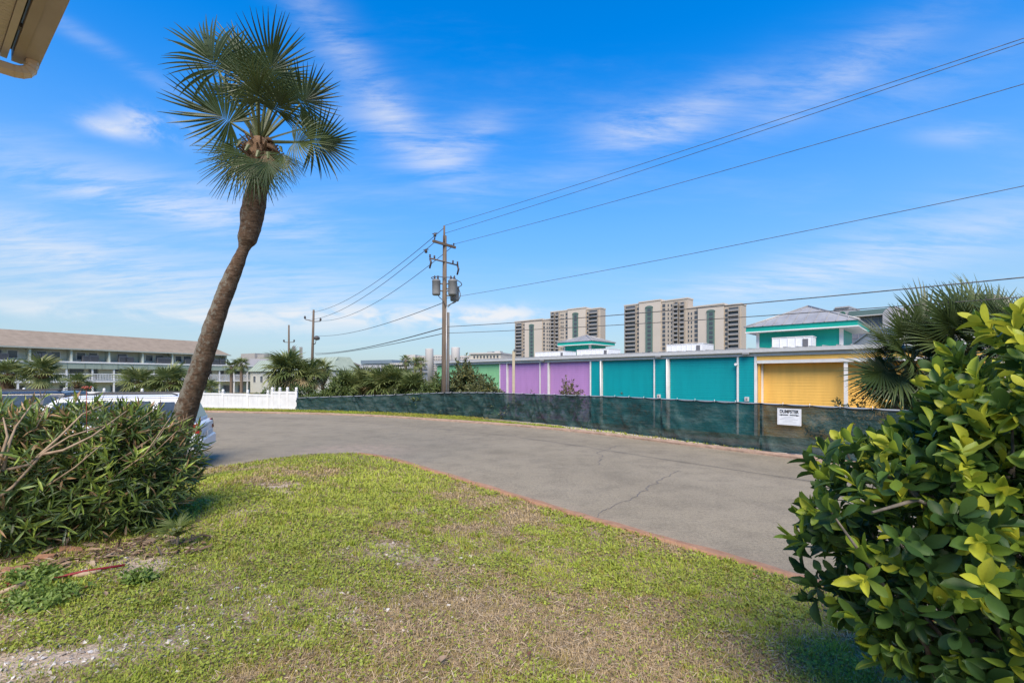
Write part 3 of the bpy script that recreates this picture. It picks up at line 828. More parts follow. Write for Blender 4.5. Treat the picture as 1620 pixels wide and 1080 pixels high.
# ---- condominium towers far behind
tan_wall = mat('tower_stucco', (.45, .385, .31), (.41, .35, .285), rough=.85, scale=.05)
tan_pale = mat('tower_stucco_pale', (.53, .46, .385), (.49, .43, .36), rough=.85, scale=.05)
strip_g = mat('tower_green_strip', (.11, .17, .145), (.09, .145, .125), rough=.6)
balc_m = mat('balcony_slab', (.34, .30, .255), (.30, .265, .225), rough=.8)
rail_m = mat('balcony_rail', (.27, .265, .26), (.23, .225, .22), rough=.6)
tower_glass = mat('tower_glass', (.085, .095, .11), (.05, .058, .068), rough=.25, spec=.5)
unit_win = MB().box(0, 1, -.06, .10, 0, 1).mesh('tower_window', tower_glass)
def tower(name, label, pxs, d0, d1, blocks, cols, floor_px, py_first, py_last, base_z=-1.3, depth=8):
    F = Facade(name, pxs[0], d0, pxs[1], d1); tag(F.root, label, 'building')
    for (a, b, pt, m, dep) in blocks:
        x0, x1 = F.s(a), F.s(b); zt = F.z((a + b) / 2, pt)
        MB().box(x0, x1, .0 if dep is None else dep, depth, base_z, zt).build('wall', m, F.root)
        MB().box(x0 - .25, x1 + .25, -.35 + (dep or 0), depth + .2, zt + .02, zt + .9).build('parapet', tan_pale, F.root)
    pxm = (pxs[0] + pxs[1]) / 2
    H = abs(F.z(pxm, py_first) - F.z(pxm, py_first + floor_px))
    for c in cols:
        kind, a, b, pt = c[:4]; x0, x1 = F.s(a), F.s(b); w = x1 - x0; zt = F.z((a + b) / 2, pt)
        if kind == 'strip':
            o = MB().box(x0, x1, -1.7, -1.22, base_z, zt).build('stair_strip', strip_g, F.root)
            arch = MB(); n = 8; cx = (x0 + x1) / 2; r = w / 2 + .4
            arch.hull([(cx + r * math.cos(math.pi * k / n), -1.9, zt + .45 * r * math.sin(math.pi * k / n)) for k in range(n + 1)],
                      [(cx + r * math.cos(math.pi * k / n), -1.21, zt + .45 * r * math.sin(math.pi * k / n)) for k in range(n + 1)])
            arch.build('arch', strip_g, o)
            zz = zt - H * .9
            while zz > base_z + 8 and F.z(a, py_last) - H < zz:
                q = link('window', unit_win, o); q.scale = (w * .48, 1, H * .66); q.location = (x0 + w * .3, -1.75, zz); zz -= H
        elif kind == 'win':
            zz = zt - H * .85
            while F.z(a, py_last) - H < zz:
                q = link('window', unit_win, F.root); q.scale = (w, 1, H * c[4]); q.location = (x0, -.08, zz); zz -= H
        elif kind == 'balc':
            bay = MB().box(x0, x1, -.06, -.01, F.z(a, py_last) - 2 * H, zt - H * .1).build('balcony_bay', tower_glass, F.root)
            me = MB(); me.box(0, w, -1.7, -.08, 0, .28, 0); me.box(.05, w - .05, -1.66, -1.6, .34, 1.25, 1)
            n = max(1, int(w / 5))
            for k in range(n + 1): me.box(w * k / n - .16 if k else 0, w * k / n + .16 if k < n else w, -1.7, -.1, .285, H - .02, 0)
            bm = me.mesh('balcony', [balc_m, rail_m]); zz = zt - H
            while F.z(a, py_last) - H < zz:
                q = link('balcony', bm, F.root); q.location = (x0, 0, zz); zz -= H
    return F
tower('condominium_tower', 'tan high-rise tower with two green stair strips, right of the other tower', (988, 1180), 335, 275,
      [(987.5, 1012, 483, tan_wall, None), (1012.2, 1046, 477.5, tan_pale, -1.2), (1046.2, 1088, 475, tan_wall, None), (1088.2, 1105, 487, tan_wall, None), (1105.2, 1146, 484, tan_pale, -1.2), (1146.2, 1173, 483, tan_wall, None)],
      [('balc', 990, 1007, 484), ('win', 1008, 1011, 485, .6), ('strip', 1023, 1034, 487), ('win', 1048, 1052.5, 480, .7), ('win', 1056.5, 1058.2, 479, .55), ('win', 1061.5, 1063.4, 479, .55),
       ('balc', 1067, 1074, 477), ('balc', 1076.5, 1084, 477), ('win', 1088.6, 1090.4, 492, .55), ('win', 1093, 1095, 492, .55), ('win', 1098.8, 1103.8, 491, .7), ('strip', 1120, 1132, 493),
       ('win', 1147, 1151, 487, .6), ('balc', 1153, 1170, 485)], 7.0, 490, 560)
tower('condominium_tower', 'tan high-rise tower with two green stair strips, left of the other tower', (815, 957), 410, 352,
      [(814.5, 831, 509, tan_wall, None), (831.2, 858.5, 507, tan_pale, -1.2), (858.7, 871, 506, tan_wall, None), (871.2, 899, 493, tan_wall, None), (899.2, 927.5, 489, tan_pale, -1.2), (927.7, 950, 489, tan_wall, None)],
      [('balc', 817, 827, 511), ('win', 828, 830.3, 511, .6), ('strip', 839, 846, 515), ('win', 859.5, 862, 509, .65), ('win', 865, 866.6, 509, .5), ('win', 868.2, 869.8, 509, .5),
       ('balc', 872.5, 878, 494), ('balc', 879.5, 885, 494), ('win', 887, 888.6, 495, .5), ('win', 890, 891.6, 495, .5), ('win', 895, 898.3, 494, .7), ('strip', 907.5, 916, 497),
       ('win', 928.3, 931.3, 492, .6), ('balc', 932.5, 946.5, 490)], 5.85, 500, 565)

# ---- other buildings far behind the fence
def far_block(name, label, pxs, d0, d1, boxes, wins=(), cat='building', base_z=-1.3):
    """boxes: (part name, px0, px1, py_top, py_bottom or None, y0, y1, material)"""
    F = Facade(name, pxs[0], d0, pxs[1], d1); tag(F.root, label, cat)
    for (nm, a, b, pt, pb, y0, y1, m) in boxes:
        zt = F.z((a + b) / 2, pt); zb = base_z if pb is None else F.z((a + b) / 2, pb)
        MB().box(F.s(a), F.s(b), y0, y1, zb, zt).build(nm, m, F.root)
    for (a, b, pt, pb, n, rows, m, fill, hf) in wins:    # a band of windows, each its own object
        x0, x1 = F.s(a), F.s(b); zt = F.z((a + b) / 2, pt); zb = F.z((a + b) / 2, pb); rh = (zt - zb) / rows; cw = (x1 - x0) / n
        for r_ in range(rows):
            for k in range(n):
                q = link('window', unit_win if m is None else m, F.root)
                q.scale = (cw * fill, 1, rh * hf); q.location = (x0 + cw * (k + .5 - fill / 2), -.35, zb + rh * (r_ + (1 - hf) / 2))
    return F
pale_wall = mat('pale_concrete', (.48, .455, .43), (.43, .41, .385), rough=.8, scale=.05)
grey_band = mat('grey_concrete', (.42, .42, .43), (.37, .37, .38), rough=.8, scale=.05)
blue_roof = mat('blue_grey_roof', (.16, .21, .25), (.14, .18, .22), rough=.5, scale=.1)
Wb = far_block('apartment_block', 'white seven-storey apartment block with two round stair towers beside the utility pole', (638, 770), 520, 500,
    [('wall', 639, 657, 561, None, 0, 30, pale_wall), ('wall', 657.2, 672, 562.5, None, 4, 30, pale_wall), ('wall', 684, 713, 561, None, 4, 30, pale_wall), ('wall', 726, 742, 562, None, 4, 30, pale_wall)],
    [(657.5, 671.5, 564, 592, 4, 8, None, .72, .42), (685, 712, 563, 592, 7, 8, None, .72, .42), (727, 741, 564, 592, 4, 8, None, .72, .42)])
for a, b, pt in ((672, 684, 552), (713, 726, 550)):
    x0, x1 = Wb.s(a), Wb.s(b); MB().lathe(((x0 + x1) / 2, 2.5, 0), [((x1 - x0) / 2, -1.3), ((x1 - x0) / 2, Wb.z(a, pt)), ((x1 - x0) / 2 * .96, Wb.z(a, pt) + .6)], 20).build('stair_tower', pale_wall, Wb.root)
far_block('parking_building', 'long low grey building under a blue grey roof behind the palm scrub', (570, 645), 380, 360,
    [('roof', 572, 621, 569.5, 575, -1, 30, blue_roof), ('wall', 567, 628, 575.4, None, 0, 30, grey_band), ('floor_slab', 619, 646, 574, 577, -2, 26, pale_wall), ('floor_slab', 615, 648, 580, 583, -2, 26, pale_wall), ('floor_slab', 612, 648, 586, 589, -2, 26, pale_wall), ('wall', 628.2, 646, 574.5, None, 2, 26, grey_band)],
    [(568, 611, 580, 598, 12, 3, None, .7, .45)])
hip_m = mat('brown_shingle', (.22, .18, .15), (.16, .13, .11), rough=.9)
for nm, lab, a, b, pt, pe, D in (('hip_roof_house', 'house with a brown hipped roof seen over the scrub right of the far pole', 539, 558, 571, 577, 150),):
    F = Facade(nm, a, D, b, D); tag(F.root, lab, 'house'); x0, x1 = F.s(a), F.s(b); ze = F.z(a, pe); zp = F.z(a, pt)
    MB().box(x0 + .4, x1 - .4, .4, 8, -1.3, ze).build('wall', pale_wall, F.root)
    MB().add([(x0, 0, ze + .02), (x1, 0, ze + .02), (x1, 8.4, ze + .02), (x0, 8.4, ze + .02), (x0 + (x1-x0) * .4, 4, zp), (x0 + (x1-x0) * .6, 4, zp)], [(0, 1, 5, 4), (1, 2, 5), (2, 3, 4, 5), (3, 0, 4), (3, 2, 1, 0)]).build('roof', hip_m, F.root)
    for k in range(3):
        q = link('window', unit_win, F.root); q.scale = (1, 1, 1.1); q.location = (x0 + 1 + k * 1.05, .34, ze - 1.6)
far_block('beach_building', 'cream low building with rooftop plant seen just above the green siding', (742, 815), 300, 290,
    [('wall', 744, 792, 560, None, 0, 25, mat('cream_wall', (.55, .50, .42), (.5, .45, .38))), ('parapet', 743, 793, 557.5, 559.8, -1, 26, pale_wall), ('wall', 792.3, 812, 566, None, 0, 25, pale_wall), ('rooftop_plant', 769, 777, 555.5, 557.3, 2, 8, metal_grey), ('rooftop_plant', 781, 789, 554.8, 557.3, 2, 8, pale_wall)],
    [(748, 790, 562, 566, 8, 1, None, .5, .8)])
# grey hotel right of the larger cupola
hotel_grey = mat('hotel_grey', (.36, .35, .36), (.31, .30, .31), rough=.7, scale=.2); hotel_green = mat('hotel_green_roof', (.115, .175, .165), (.095, .15, .14), rough=.5, scale=.3)
hotel_glass = mat('hotel_glass', (.17, .18, .22), (.12, .13, .16), rough=.3, scale=.4, stretch=(.3, 1, 3))
Hh = Facade('grey_hotel', 1318, 78, 1446, 70); tag(Hh.root, 'grey hotel with dark green curved roof band behind the larger aqua cupola', 'building')
def hb(nm, a, b, pt, pb, y0, y1, m, par=None):
    zt = Hh.z((a + b) / 2, pt); zb = -1.3 if pb is None else Hh.z((a + b) / 2, pb)
    return MB().box(Hh.s(a), Hh.s(b), y0, y1, zb, zt).build(nm, m, par or Hh.root)
hb('tower_block', 1320, 1345, 488, None, -.6, 6, hotel_grey); hb('parapet', 1322.5, 1345.5, 485.6, 487.8, -.8, 6.2, hotel_grey)
# the green fan emblem on the block
em = MB(); cx = Hh.s(1334.6); cz = Hh.z(1334.6, 497.5); r = Hh.s(1339.5) - Hh.s(1334.6); n = 14
for r0, r1 in ((r * .72, r), (0.0, r * .42)):
    for k in range(n):
        a0, a1 = math.pi * k / n, math.pi * (k + 1) / n
        em.hull([(cx + q * math.cos(t), -.70, cz + q * math.sin(t)) for q, t in ((r0, a0), (r1, a0), (r1, a1), (r0, a1))], [(cx + q * math.cos(t), -.605, cz + q * math.sin(t)) for q, t in ((r0, a0), (r1, a0), (r1, a1), (r0, a1))])
em.build('fan_emblem', mat('emblem_green', (.03, .16, .10), (.03, .15, .09)), Hh.root)
hb('roof_band', 1345.2, 1405, 491, 499, -1.0, 8, hotel_green); hb('roof_trim', 1345.2, 1403, 499.2, 500.6, -1.1, 7, pale_wall)
gw = hb('glazed_wall', 1345.2, 1402, 500.8, None, 0, 7, hotel_glass)
for k in range(6):
    p = 1347 + k * 10.6; hb('mullion', p, p + .5, 501, None, -.08, -.002, hotel_grey, gw)
for k in range(5):
    p = 508 + k * 8.2; hb('floor_band', 1345.5, 1401.5, p, p + .9, -.1, -.085, mat('mullion_grey', (.26, .26, .30)), gw)
# rounded pale end blocks
n = 10; arc = MB(); xa, xb2 = Hh.s(1400), Hh.s(1421); zt = Hh.z(1412, 487); rr = (xb2 - xa) * .75
prof = [(xa + rr * (1 - math.cos(math.pi / 2 * k / n)), zt - rr + rr * math.sin(math.pi / 2 * k / n)) for k in range(n + 1)] + [(xb2, zt), (xb2, -1.3), (xa, -1.3)]
arc.hull([(a, -1.6, b) for a, b in prof], [(a, 9, b) for a, b in prof]); arc.build('curved_end_wall', hotel_grey, Hh.root)
hb('end_block', 1421.2, 1446, 487, None, -1.2, 9, hotel_grey)
# light sloped roof of a lower wing in front of the hotel
Lw = Facade('low_wing', 1340, 34, 1400, 31); tag(Lw.root, 'pale low wing with a slanted parapet between the larger cupola and the palmettos', 'building')
zl = lambda a, p: Lw.z(a, p); wing = [(1332, 546), (1350, 545), (1372, 529), (1384, 520), (1420, 522), (1420, 560), (1332, 560)]
lo = [(Lw.s(a), 0, zl(a, p) if p < 555 else -1) for a, p in wing]; MB().hull(lo, [(x_, 6, z_) for x_, y_, z_ in lo]).build('wall', pale_wall, Lw.root)
lo2 = lo[:5]
for a, b in zip(lo2[:-1], lo2[1:]): MB().hull([(a[0], -.1, a[2] + .01), (b[0], -.1, b[2] + .01), (b[0], -.1, b[2] + .12), (a[0], -.1, a[2] + .12)], [(a[0], 6, a[2] + .01), (b[0], 6, b[2] + .01), (b[0], 6, b[2] + .12), (a[0], 6, a[2] + .12)]).build('coping', metal_grey, Lw.root)
far_block('tan_tower_block', 'tan stepped building top showing above the palmettos at right', (1500, 1575), 150, 140,
    [('wall', 1505, 1530, 480, None, 0, 15, tan_wall), ('wall', 1530.3, 1566, 468, None, 0, 15, tan_wall), ('parapet', 1530, 1566.5, 466.6, 467.8, -.4, 15.3, tan_pale), ('rooftop_plant', 1534, 1539, 463, 466.4, 3, 6, tan_wall)],
    [(1533, 1563, 471, 489, 5, 3, None, .5, .55)])

# ---- the long green motel at left
M = Facade('beach_motel', 0, 68, 310, 91)
tag(M.root, 'long three-storey pale green motel with shingled roof and white balcony rails at left', 'building')
mgreen = mat('motel_green', (.66, .66, .54), (.61, .61, .50), rough=.8, scale=1.2); mband = mat('motel_green_band', (.31, .36, .29), (.26, .31, .25), rough=.8, scale=2, stretch=(3, 1, .3))
shingle = mat('motel_shingle', (.27, .215, .16), (.215, .17, .125), rough=.95, scale=1.1, detail=9, bump=.3, bscale=9)
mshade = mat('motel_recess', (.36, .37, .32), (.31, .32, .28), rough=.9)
ms = M.s
x0, x1, x2 = ms(-60), ms(361), ms(407)
MB().box(x0, x1, 1.6, 12, 4.0, 6.70).build('wall', mgreen, M.root)
MB().box(x0, x2, 1.8, 12, -1.4, 3.98).build('wall', mgreen, M.root)
MB().box(x0, x2 + .3, -.15, 1.79, 3.62, 3.98).build('floor_slab', mgreen, M.root)
bd = MB().box(x0, x2 + .3, -.30, -.16, 3.45, 4.38).build('fascia_band', mband, M.root)
k = x0
while k < x2:
    MB().box(k, k + .06, -.34, -.302, 3.45, 4.38).build('band_seam', mat('band_seam', (.2, .24, .2)), bd); k += 2.2
MB().box(x0, x2 + .4, -.42, .12, 4.40, 4.66).build('ledge', white_paint, M.root)
MB().box(x0, x2 + .3, -.2, 1.79, 1.18, 1.46).build('balcony_deck', white_paint, M.root)
rl = MB(); rl.box(x0, x2, -.12, -.03, 2.55, 2.66); rl.box(x0, x2, -.12, -.03, 1.58, 1.66); k = x0
while k < x2:
    rl.box(k, k + .07, -.10, -.05, 1.665, 2.545); k += .21
rl.build('balcony_railing', white_paint, M.root)
for px in (-12, 28, 66, 105, 146, 180, 214, 243, 272, 297, 322, 347, 370, 391, 406):
    c = ms(px); MB().box(c - .11, c + .11, -.14, .08, -1.4, 3.6).build('balcony_post', white_paint, M.root)
for px in (-8, 47.5, 113, 173, 226, 273, 318, 358):
    c = ms(px); MB().box(c - .12, c + .12, -.05, 1.58, 4.67, 6.66).build('fin_wall', mat('fin_green', (.56, .59, .49), (.52, .55, .45)), M.root)
def motel_window(px0, px1, py0, py1, y, frame=white_paint):
    a, b = ms(px0), ms(px1); c = (px0 + px1) / 2; zb, zt = M.z(c, py1, y), M.z(c, py0, y)
    w = MB(); t_ = .13; yy = y - .05
    w.box(a, b, yy, y, zt - t_, zt); w.box(a, b, yy, y, zb, zb + t_); w.box(a, a + t_, yy, y, zb + t_ + .001, zt - t_ - .001); w.box(b - t_, b, yy, y, zb + t_ + .001, zt - t_ - .001)
    o = w.build('window', frame, M.root); MB().box(a + t_, b - t_, y - .02, y - .002, zb + t_, zt - t_).build('pane', dark_glass, o)
for px0, px1 in ((-30, -14), (-2, 9.5), (15.5, 34.5), (62, 80), (85, 102), (126, 142), (146, 161.5), (191, 208), (235.5, 249), (251.5, 265), (283, 294.5), (296, 309.5), (325, 333), (337, 347)):
    c = (px0 + px1) / 2; e = 552.2 + c * .0355
    motel_window(px0, px1, e, e + 14.5 - c * .012, 1.6)
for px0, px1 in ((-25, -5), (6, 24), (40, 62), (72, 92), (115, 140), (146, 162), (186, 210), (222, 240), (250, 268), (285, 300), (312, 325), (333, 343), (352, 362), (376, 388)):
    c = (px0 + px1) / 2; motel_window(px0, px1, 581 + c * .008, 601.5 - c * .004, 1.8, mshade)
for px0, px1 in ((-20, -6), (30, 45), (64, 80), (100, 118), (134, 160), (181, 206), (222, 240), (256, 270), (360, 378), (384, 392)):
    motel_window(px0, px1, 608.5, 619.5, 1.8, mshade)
# roof: long slope with a slanted right end
ze = 6.72; zr = M.z(0, 520, 5.0)
rfm = MB(); yr = 5.0
rfm.add([(x0, -.5, ze), (x1 + .3, -.5, ze), (x1 + .3, 13, ze), (x0, 13, ze), (x0, yr, zr), (x1 - 3.2, yr, zr), (x1 - 3.2, 8.5, zr), (x0, 8.5, zr)],
        [(0, 1, 5, 4), (1, 2, 6, 5), (2, 3, 7, 6), (4, 5, 6, 7), (3, 2, 1, 0), (0, 4, 7, 3)])
rfm.build('roof', shingle, M.root)
MB().box(x0, x1 + .34, -.56, -.505, ze - .16, ze + .06).build('eave_board', mat('eave_grey', (.36, .38, .33)), M.root)
# outside stair at the right end
st = MB(); sx = x2 + .1
for k in range(10): st.box(sx + k * .42, sx + k * .42 + .40, -.9, .1, 1.2 - k * .26, 1.27 - k * .26)
stair = st.build('stair', white_paint, M.root)
sr = MB(); a, b = Vector((sx, -.95, 2.5)), Vector((sx + 4.2, -.95, -.1))
for dz in (0, -.5, -1.05): sr.tube([a + Vector((0, 0, dz)), b + Vector((0, 0, dz))], .07, 6)
sr.build('stair_rail', white_paint, stair)
# condenser units on the third-floor ledge
UNIT_PLACE = ['at the left picture edge', 'in the second bay, left one', 'in the second bay, right one', 'in the third bay, left one', 'in the third bay, right one', 'in the fourth bay, left one', 'in the fourth bay, right one', 'in the fifth bay, left one', 'in the fifth bay, right one', 'just left of the palm trunk', 'right of the palm trunk', 'at the right roof end']
for i, (px, py, w) in enumerate(((6, 562.3, 1.1), (59, 562, 1.0), (76, 563, 1.3), (137, 564.5, 1.0), (149.5, 565.5, 1.2), (195, 566, 1.2), (205, 566.5, 1.3), (255, 567.5, 1.2), (265.5, 568, 1.2), (300, 569, 1.5), (342, 570, 1.4), (355, 570, 1.6))):
    c = ms(px); o = empty('condenser_unit', (M.p0.x + M.d.x * c + M.n.x * .25, M.p0.y + M.d.y * c + M.n.y * .25, 4.665)); o.rotation_euler = M.root.rotation_euler
    tag(o, 'dark box unit on the motel ledge ' + UNIT_PLACE[i], 'air conditioner', 'box units along the motel ledge')
    hgt = 1.0 + .12 * (i % 3)
    MB().bbox(-w / 2, w / 2, -.25, .35, .06, hgt, .04).build('housing', mat('unit_grey', (.13, .13, .135), (.10, .10, .105), rough=.6), o)
    g = MB()
    for k in range(6): g.box(-w / 2 + .08, w / 2 - .08, -.275, -.252, .15 + k * .13, .2 + k * .13)
    g.build('grille', mat('unit_dark', (.06, .06, .065)), o)
    MB().box(-w / 2 + .1, w / 2 - .1, -.2, .3, 0, .058).build('foot', black_rubber, o)

# ---- second motel wing with green mansard
M2 = Facade('mansard_motel_wing', 394, 100, 545, 78); tag(M2.root, 'two-storey motel wing with seamed green mansard roof behind the palms', 'building')
a, b = M2.s(396), M2.s(526)
MB().box(a, b, 0, 5, -1.4, 3.4).build('wall', mat('wing_wall', (.50, .50, .45), (.45, .45, .40)), M2.root)
zt = M2.z(420, 570, 2)
man = MB(); man.hull([(a - .3, -.4, 3.3), (b + .3, -.4, 3.3), (b + .3, 5.4, 3.3), (a - .3, 5.4, 3.3)], [(a + 1.2, 1.5, zt), (b - .8, 1.5, zt), (b - .8, 4, zt), (a + 1.2, 4, zt)])
mo = man.build('mansard_roof', mband, M2.root)
for k in range(30):
    x_ = a + (b - a) * (k + .5) / 30; MB().hull([(x_, -.4, 3.3), (x_ + .07, -.4, 3.3), (x_ + .07, -.48, 3.3), (x_, -.48, 3.3)], [(x_, 1.5, zt), (x_ + .07, 1.5, zt), (x_ + .07, 1.42, zt), (x_, 1.42, zt)]).build('roof_seam', mband, mo)
for k in range(9):
    x_ = a + 1.5 + (b - a - 3) * k / 9; o = MB().box(x_, x_ + 1.3, -.05, -.002, .9, 2.4).build('window', white_paint, M2.root); MB().box(x_ + .1, x_ + 1.2, -.07, -.052, 1.0, 2.3).build('pane', dark_glass, o)
ch = mat('chimney_grey', (.36, .33, .29), (.3, .28, .25))
for px, pw_, pt in ((412, 4, 562.5), (433, 6, 560.5), (449, 5, 548.5), (460, 4, 550)):
    c = M2.s(px); w = pw_ * .075; MB().box(c - w / 2, c + w / 2, 1.8, 2.3, zt + .01, M2.z(px, pt, 2)).build('chimney', ch, M2.root)
G = Facade('grey_roof_house', 362, 118, 402, 112); tag(G.root, 'low grey roofed house with square roof boxes right of the long motel roof', 'building')
a, b = G.s(360), G.s(412); MB().box(a, b, 0, 10, -1.4, 4.6).build('wall', mgreen, G.root)
MB().hull([(a - .4, -.5, 4.61), (b + .4, -.5, 4.61), (b + .4, 11, 4.61), (a - .4, 11, 4.61)], [(a + 1, 3, G.z(380, 568, 3)), (b - 1.5, 3, G.z(380, 568, 3)), (b - 1.5, 8, G.z(380, 568, 3)), (a + 1, 8, G.z(380, 568, 3))]).build('roof', mat('grey_roof', (.27, .26, .25), (.22, .21, .2)), G.root)
for p0_, p1_, pt in ((361, 383, 560), (387, 398, 562.5)):
    MB().box(G.s(p0_), G.s(p1_), 3.2, 7, 5, G.z(372, pt, 3.2)).build('roof_box', ch, G.root)
# ------------------------------------------------------------------ the screened chain-link fence
def screen_mat():
    m = bpy.data.materials.new('green_privacy_mesh'); m.use_nodes = True
    nt = m.node_tree; N = nt.nodes.new; L = nt.links.new
    bs = nt.nodes['Principled BSDF']; bs.inputs['Roughness'].default_value = .6; bs.inputs['Specular IOR Level'].default_value = .3
    tc = N('ShaderNodeTexCoord')
    def nz(s, st, d=6):
        mp = N('ShaderNodeMapping'); mp.inputs['Scale'].default_value = st; L(tc.outputs['Object'], mp.inputs[0])
        n = N('ShaderNodeTexNoise'); n.inputs['Scale'].default_value = s; n.inputs['Detail'].default_value = d; n.inputs['Roughness'].default_value = .6
        L(mp.outputs[0], n.inputs['Vector']); return n.outputs[0]
    r = N('ShaderNodeValToRGB'); e = r.color_ramp.elements
    e[0].position, e[0].color = .33, (.006, .020, .019, 1); e[1].position, e[1].color = .74, (.062, .092, .083, 1)
    q = e.new(.5); q.color = (.010, .040, .037, 1)
    L(nz(1.3, (1, 1, 1.6), 8), r.inputs[0])
    dust = N('ShaderNodeMix'); dust.data_type = 'RGBA'
    dr = N('ShaderNodeMapRange'); dr.inputs['From Min'].default_value = .52; dr.inputs['From Max'].default_value = .78; dr.inputs['To Max'].default_value = .5
    L(nz(3.0, (.5, .5, 5), 6), dr.inputs['Value']); L(dr.outputs[0], dust.inputs[0])
    L(r.outputs[0], dust.inputs[6]); dust.inputs[7].default_value = (.11, .105, .09, 1)
    L(dust.outputs[2], bs.inputs['Base Color'])
    tr = N('ShaderNodeBsdfTransparent')
    fr = N('ShaderNodeMapRange'); fr.inputs['From Min'].default_value = .3; fr.inputs['From Max'].default_value = .7; fr.inputs['To Min'].default_value = .03; fr.inputs['To Max'].default_value = .15
    L(nz(.8, (1, 1, 1), 4), fr.inputs['Value'])
    mx = N('ShaderNodeMixShader'); L(fr.outputs[0], mx.inputs[0]); L(bs.outputs[0], mx.inputs[1]); L(tr.outputs[0], mx.inputs[2])
    L(mx.outputs[0], nt.nodes['Material Output'].inputs[0])
    bp = N('ShaderNodeBump'); bp.inputs['Strength'].default_value = 1.0; bp.inputs['Distance'].default_value = .07
    L(nz(4.5, (.8, .8, 1.6), 7), bp.inputs['Height']); L(bp.outputs[0], bs.inputs['Normal'])
    return m
screen_m = screen_mat(); hem_m = mat('screen_hem', (.012, .018, .02), (.02, .03, .03), rough=.7)
fp = subdivide(np.array(fence_pts), .1)
for _ in range(6): fp[1:-1] = (fp[:-2] + 2 * fp[1:-1] + fp[2:]) / 4
seglen = np.concatenate([[0], np.cumsum(np.hypot(*np.diff(fp[:, :2], axis=0).T))])
def fence_at(s): return np.array([np.interp(s, seglen, fp[:, j]) for j in range(3)])
def s_of(px): return np.interp(px, [CX + FPX * q[0] / q[1] for q in fp if q[1] > 5], [seglen[k] for k, q in enumerate(fp) if q[1] > 5])
fr_root = empty('screened_fence', (*fence_at(0)[:2], 0))
fo = fr_root.location
tag(fr_root, 'low chain-link fence covered with dark green privacy mesh along the far side of the road', 'fence')
marks = [0, s_of(560), s_of(642), s_of(704), s_of(769)] + list(np.linspace(s_of(769), s_of(1204), 5)[1:]) + [s_of(1204) + 3.0, s_of(1204) + 6.0, s_of(1204) + 9.0]
marks = [m_ for m_ in marks if m_ <= seglen[-1]]
def loc(v): return (v[0] - fo.x, v[1] - fo.y, v[2])
for s_ in marks:
    q = fence_at(s_); MB().tube([loc((q[0], q[1], -.1)), loc((q[0], q[1], q[2] + .02))], .03, 10).build('fence_post', metal_grey, fr_root)
pts = [fence_at(s_) for s_ in np.linspace(0, seglen[-1], 60)]
MB().tube([loc((q[0], q[1], q[2])) for q in pts], .021, 8).build('top_rail', metal_grey, fr_root)
for b_i, (sa, sb) in enumerate(zip(marks[:-1], marks[1:])):
    nu, nv = int((sb - sa) * 16) + 2, 16
    u = np.linspace(0, 1, nu); v = np.linspace(0, 1, nv); U, V = np.meshgrid(u, v)
    S = sa + (sb - sa) * U; q = np.stack([np.interp(S, seglen, fp[:, j]) for j in range(3)], -1)
    dx = np.interp(S + .05, seglen, fp[:, 0]) - np.interp(S - .05, seglen, fp[:, 0]); dy = np.interp(S + .05, seglen, fp[:, 1]) - np.interp(S - .05, seglen, fp[:, 1])
    ln = np.hypot(dx, dy); nx, ny = dy / ln, -dx / ln           # towards the road
    edge = np.minimum(U, 1 - U) * (sb - sa)
    fold = np.exp(-edge / .35) * np.sin((edge * 5 + V * 2.4) * 4.5) * .075
    off = .045 + (fbm(S + V * .8, V * .7, .42, 40, 4) - .5) * .34 * (1 - .65 * V) + (fbm(S * .35, V * 1.2, .16, 60, 3) - .5) * .09 + fold * (1 - .5 * V)
    off = off + .035 * np.sin((S * 1.1 + V * 1.7) * 6) * sstep(.45, .8, fbm(S, V, 1.1, 90))
    off = np.maximum(off, .035)
    ztop = q[..., 2] + .02 - (.02 + .03 * vnoise(S, S * 0, .9, 6)) * np.sin(np.pi * ((U * 5) % 1)) ; zb = .075 + (vnoise(S, S * 0, .5, 9) - .5) * .04
    Z = zb + (ztop - zb) * V
    vv = np.stack([q[..., 0] + nx * off - fo.x, q[..., 1] + ny * off - fo.y, Z], -1).reshape(-1, 3)
    i = np.arange(nu * nv).reshape(nv, nu); ff = np.stack([i[:-1, :-1], i[:-1, 1:], i[1:, 1:], i[1:, :-1]], -1).reshape(-1, 4)
    sh = link('screen_sheet', np_mesh('screen_sheet', vv, ff, screen_m, smooth=True), fr_root)
    top = vv.reshape(nv, nu, 3)[-1]
    MB().tube([tuple(p + np.array([nx[-1, k] * .006, ny[-1, k] * .006, -.012])) for k, p in enumerate(top)], .017, 6).build('hem', hem_m, sh)
    for uu in (.2, .4, .6, .8):
        k = int(uu * (nu - 1)); p = top[k]; MB().tube([p + np.array([nx[-1, k] * .02, ny[-1, k] * .02, -.03]), p + np.array([0, 0, .05])], .006, 5).build('cable_tie', white_paint, sh)

# ---- the dumpster sign
s_sign = s_of(1252); q = fence_at(s_sign); q2 = fence_at(s_sign + .1)
dv = Vector((q2[0] - q[0], q2[1] - q[1])).normalized()
sgn = empty('dumpster_sign', (q[0] + dv.y * .16, q[1] - dv.x * .16, 0), math.atan2(dv.y, dv.x)); D_ = q[1]
tag(sgn, 'white rectangular DUMPSTER sign with black arrows hung on the green mesh fence', 'sign')
w, h = .66, .41; zc = CAM_Z - (659 - HORIZON) / FPX * D_ + .005
bmx = MB().bbox(-w/2, w/2, -.004, .004, -h/2, h/2, .002).build('sign_board', mat('sign_white', (.74, .74, .73), (.69, .69, .68), rough=.4), sgn); bmx.location = (0, 0, zc); bmx.scale = (.83, 1, 1.02)
ink = mat('sign_ink', (.02, .02, .022), (.03, .03, .03), rough=.5); ink2 = mat('sign_grey_ink', (.42, .42, .42), (.5, .5, .5), rough=.5)
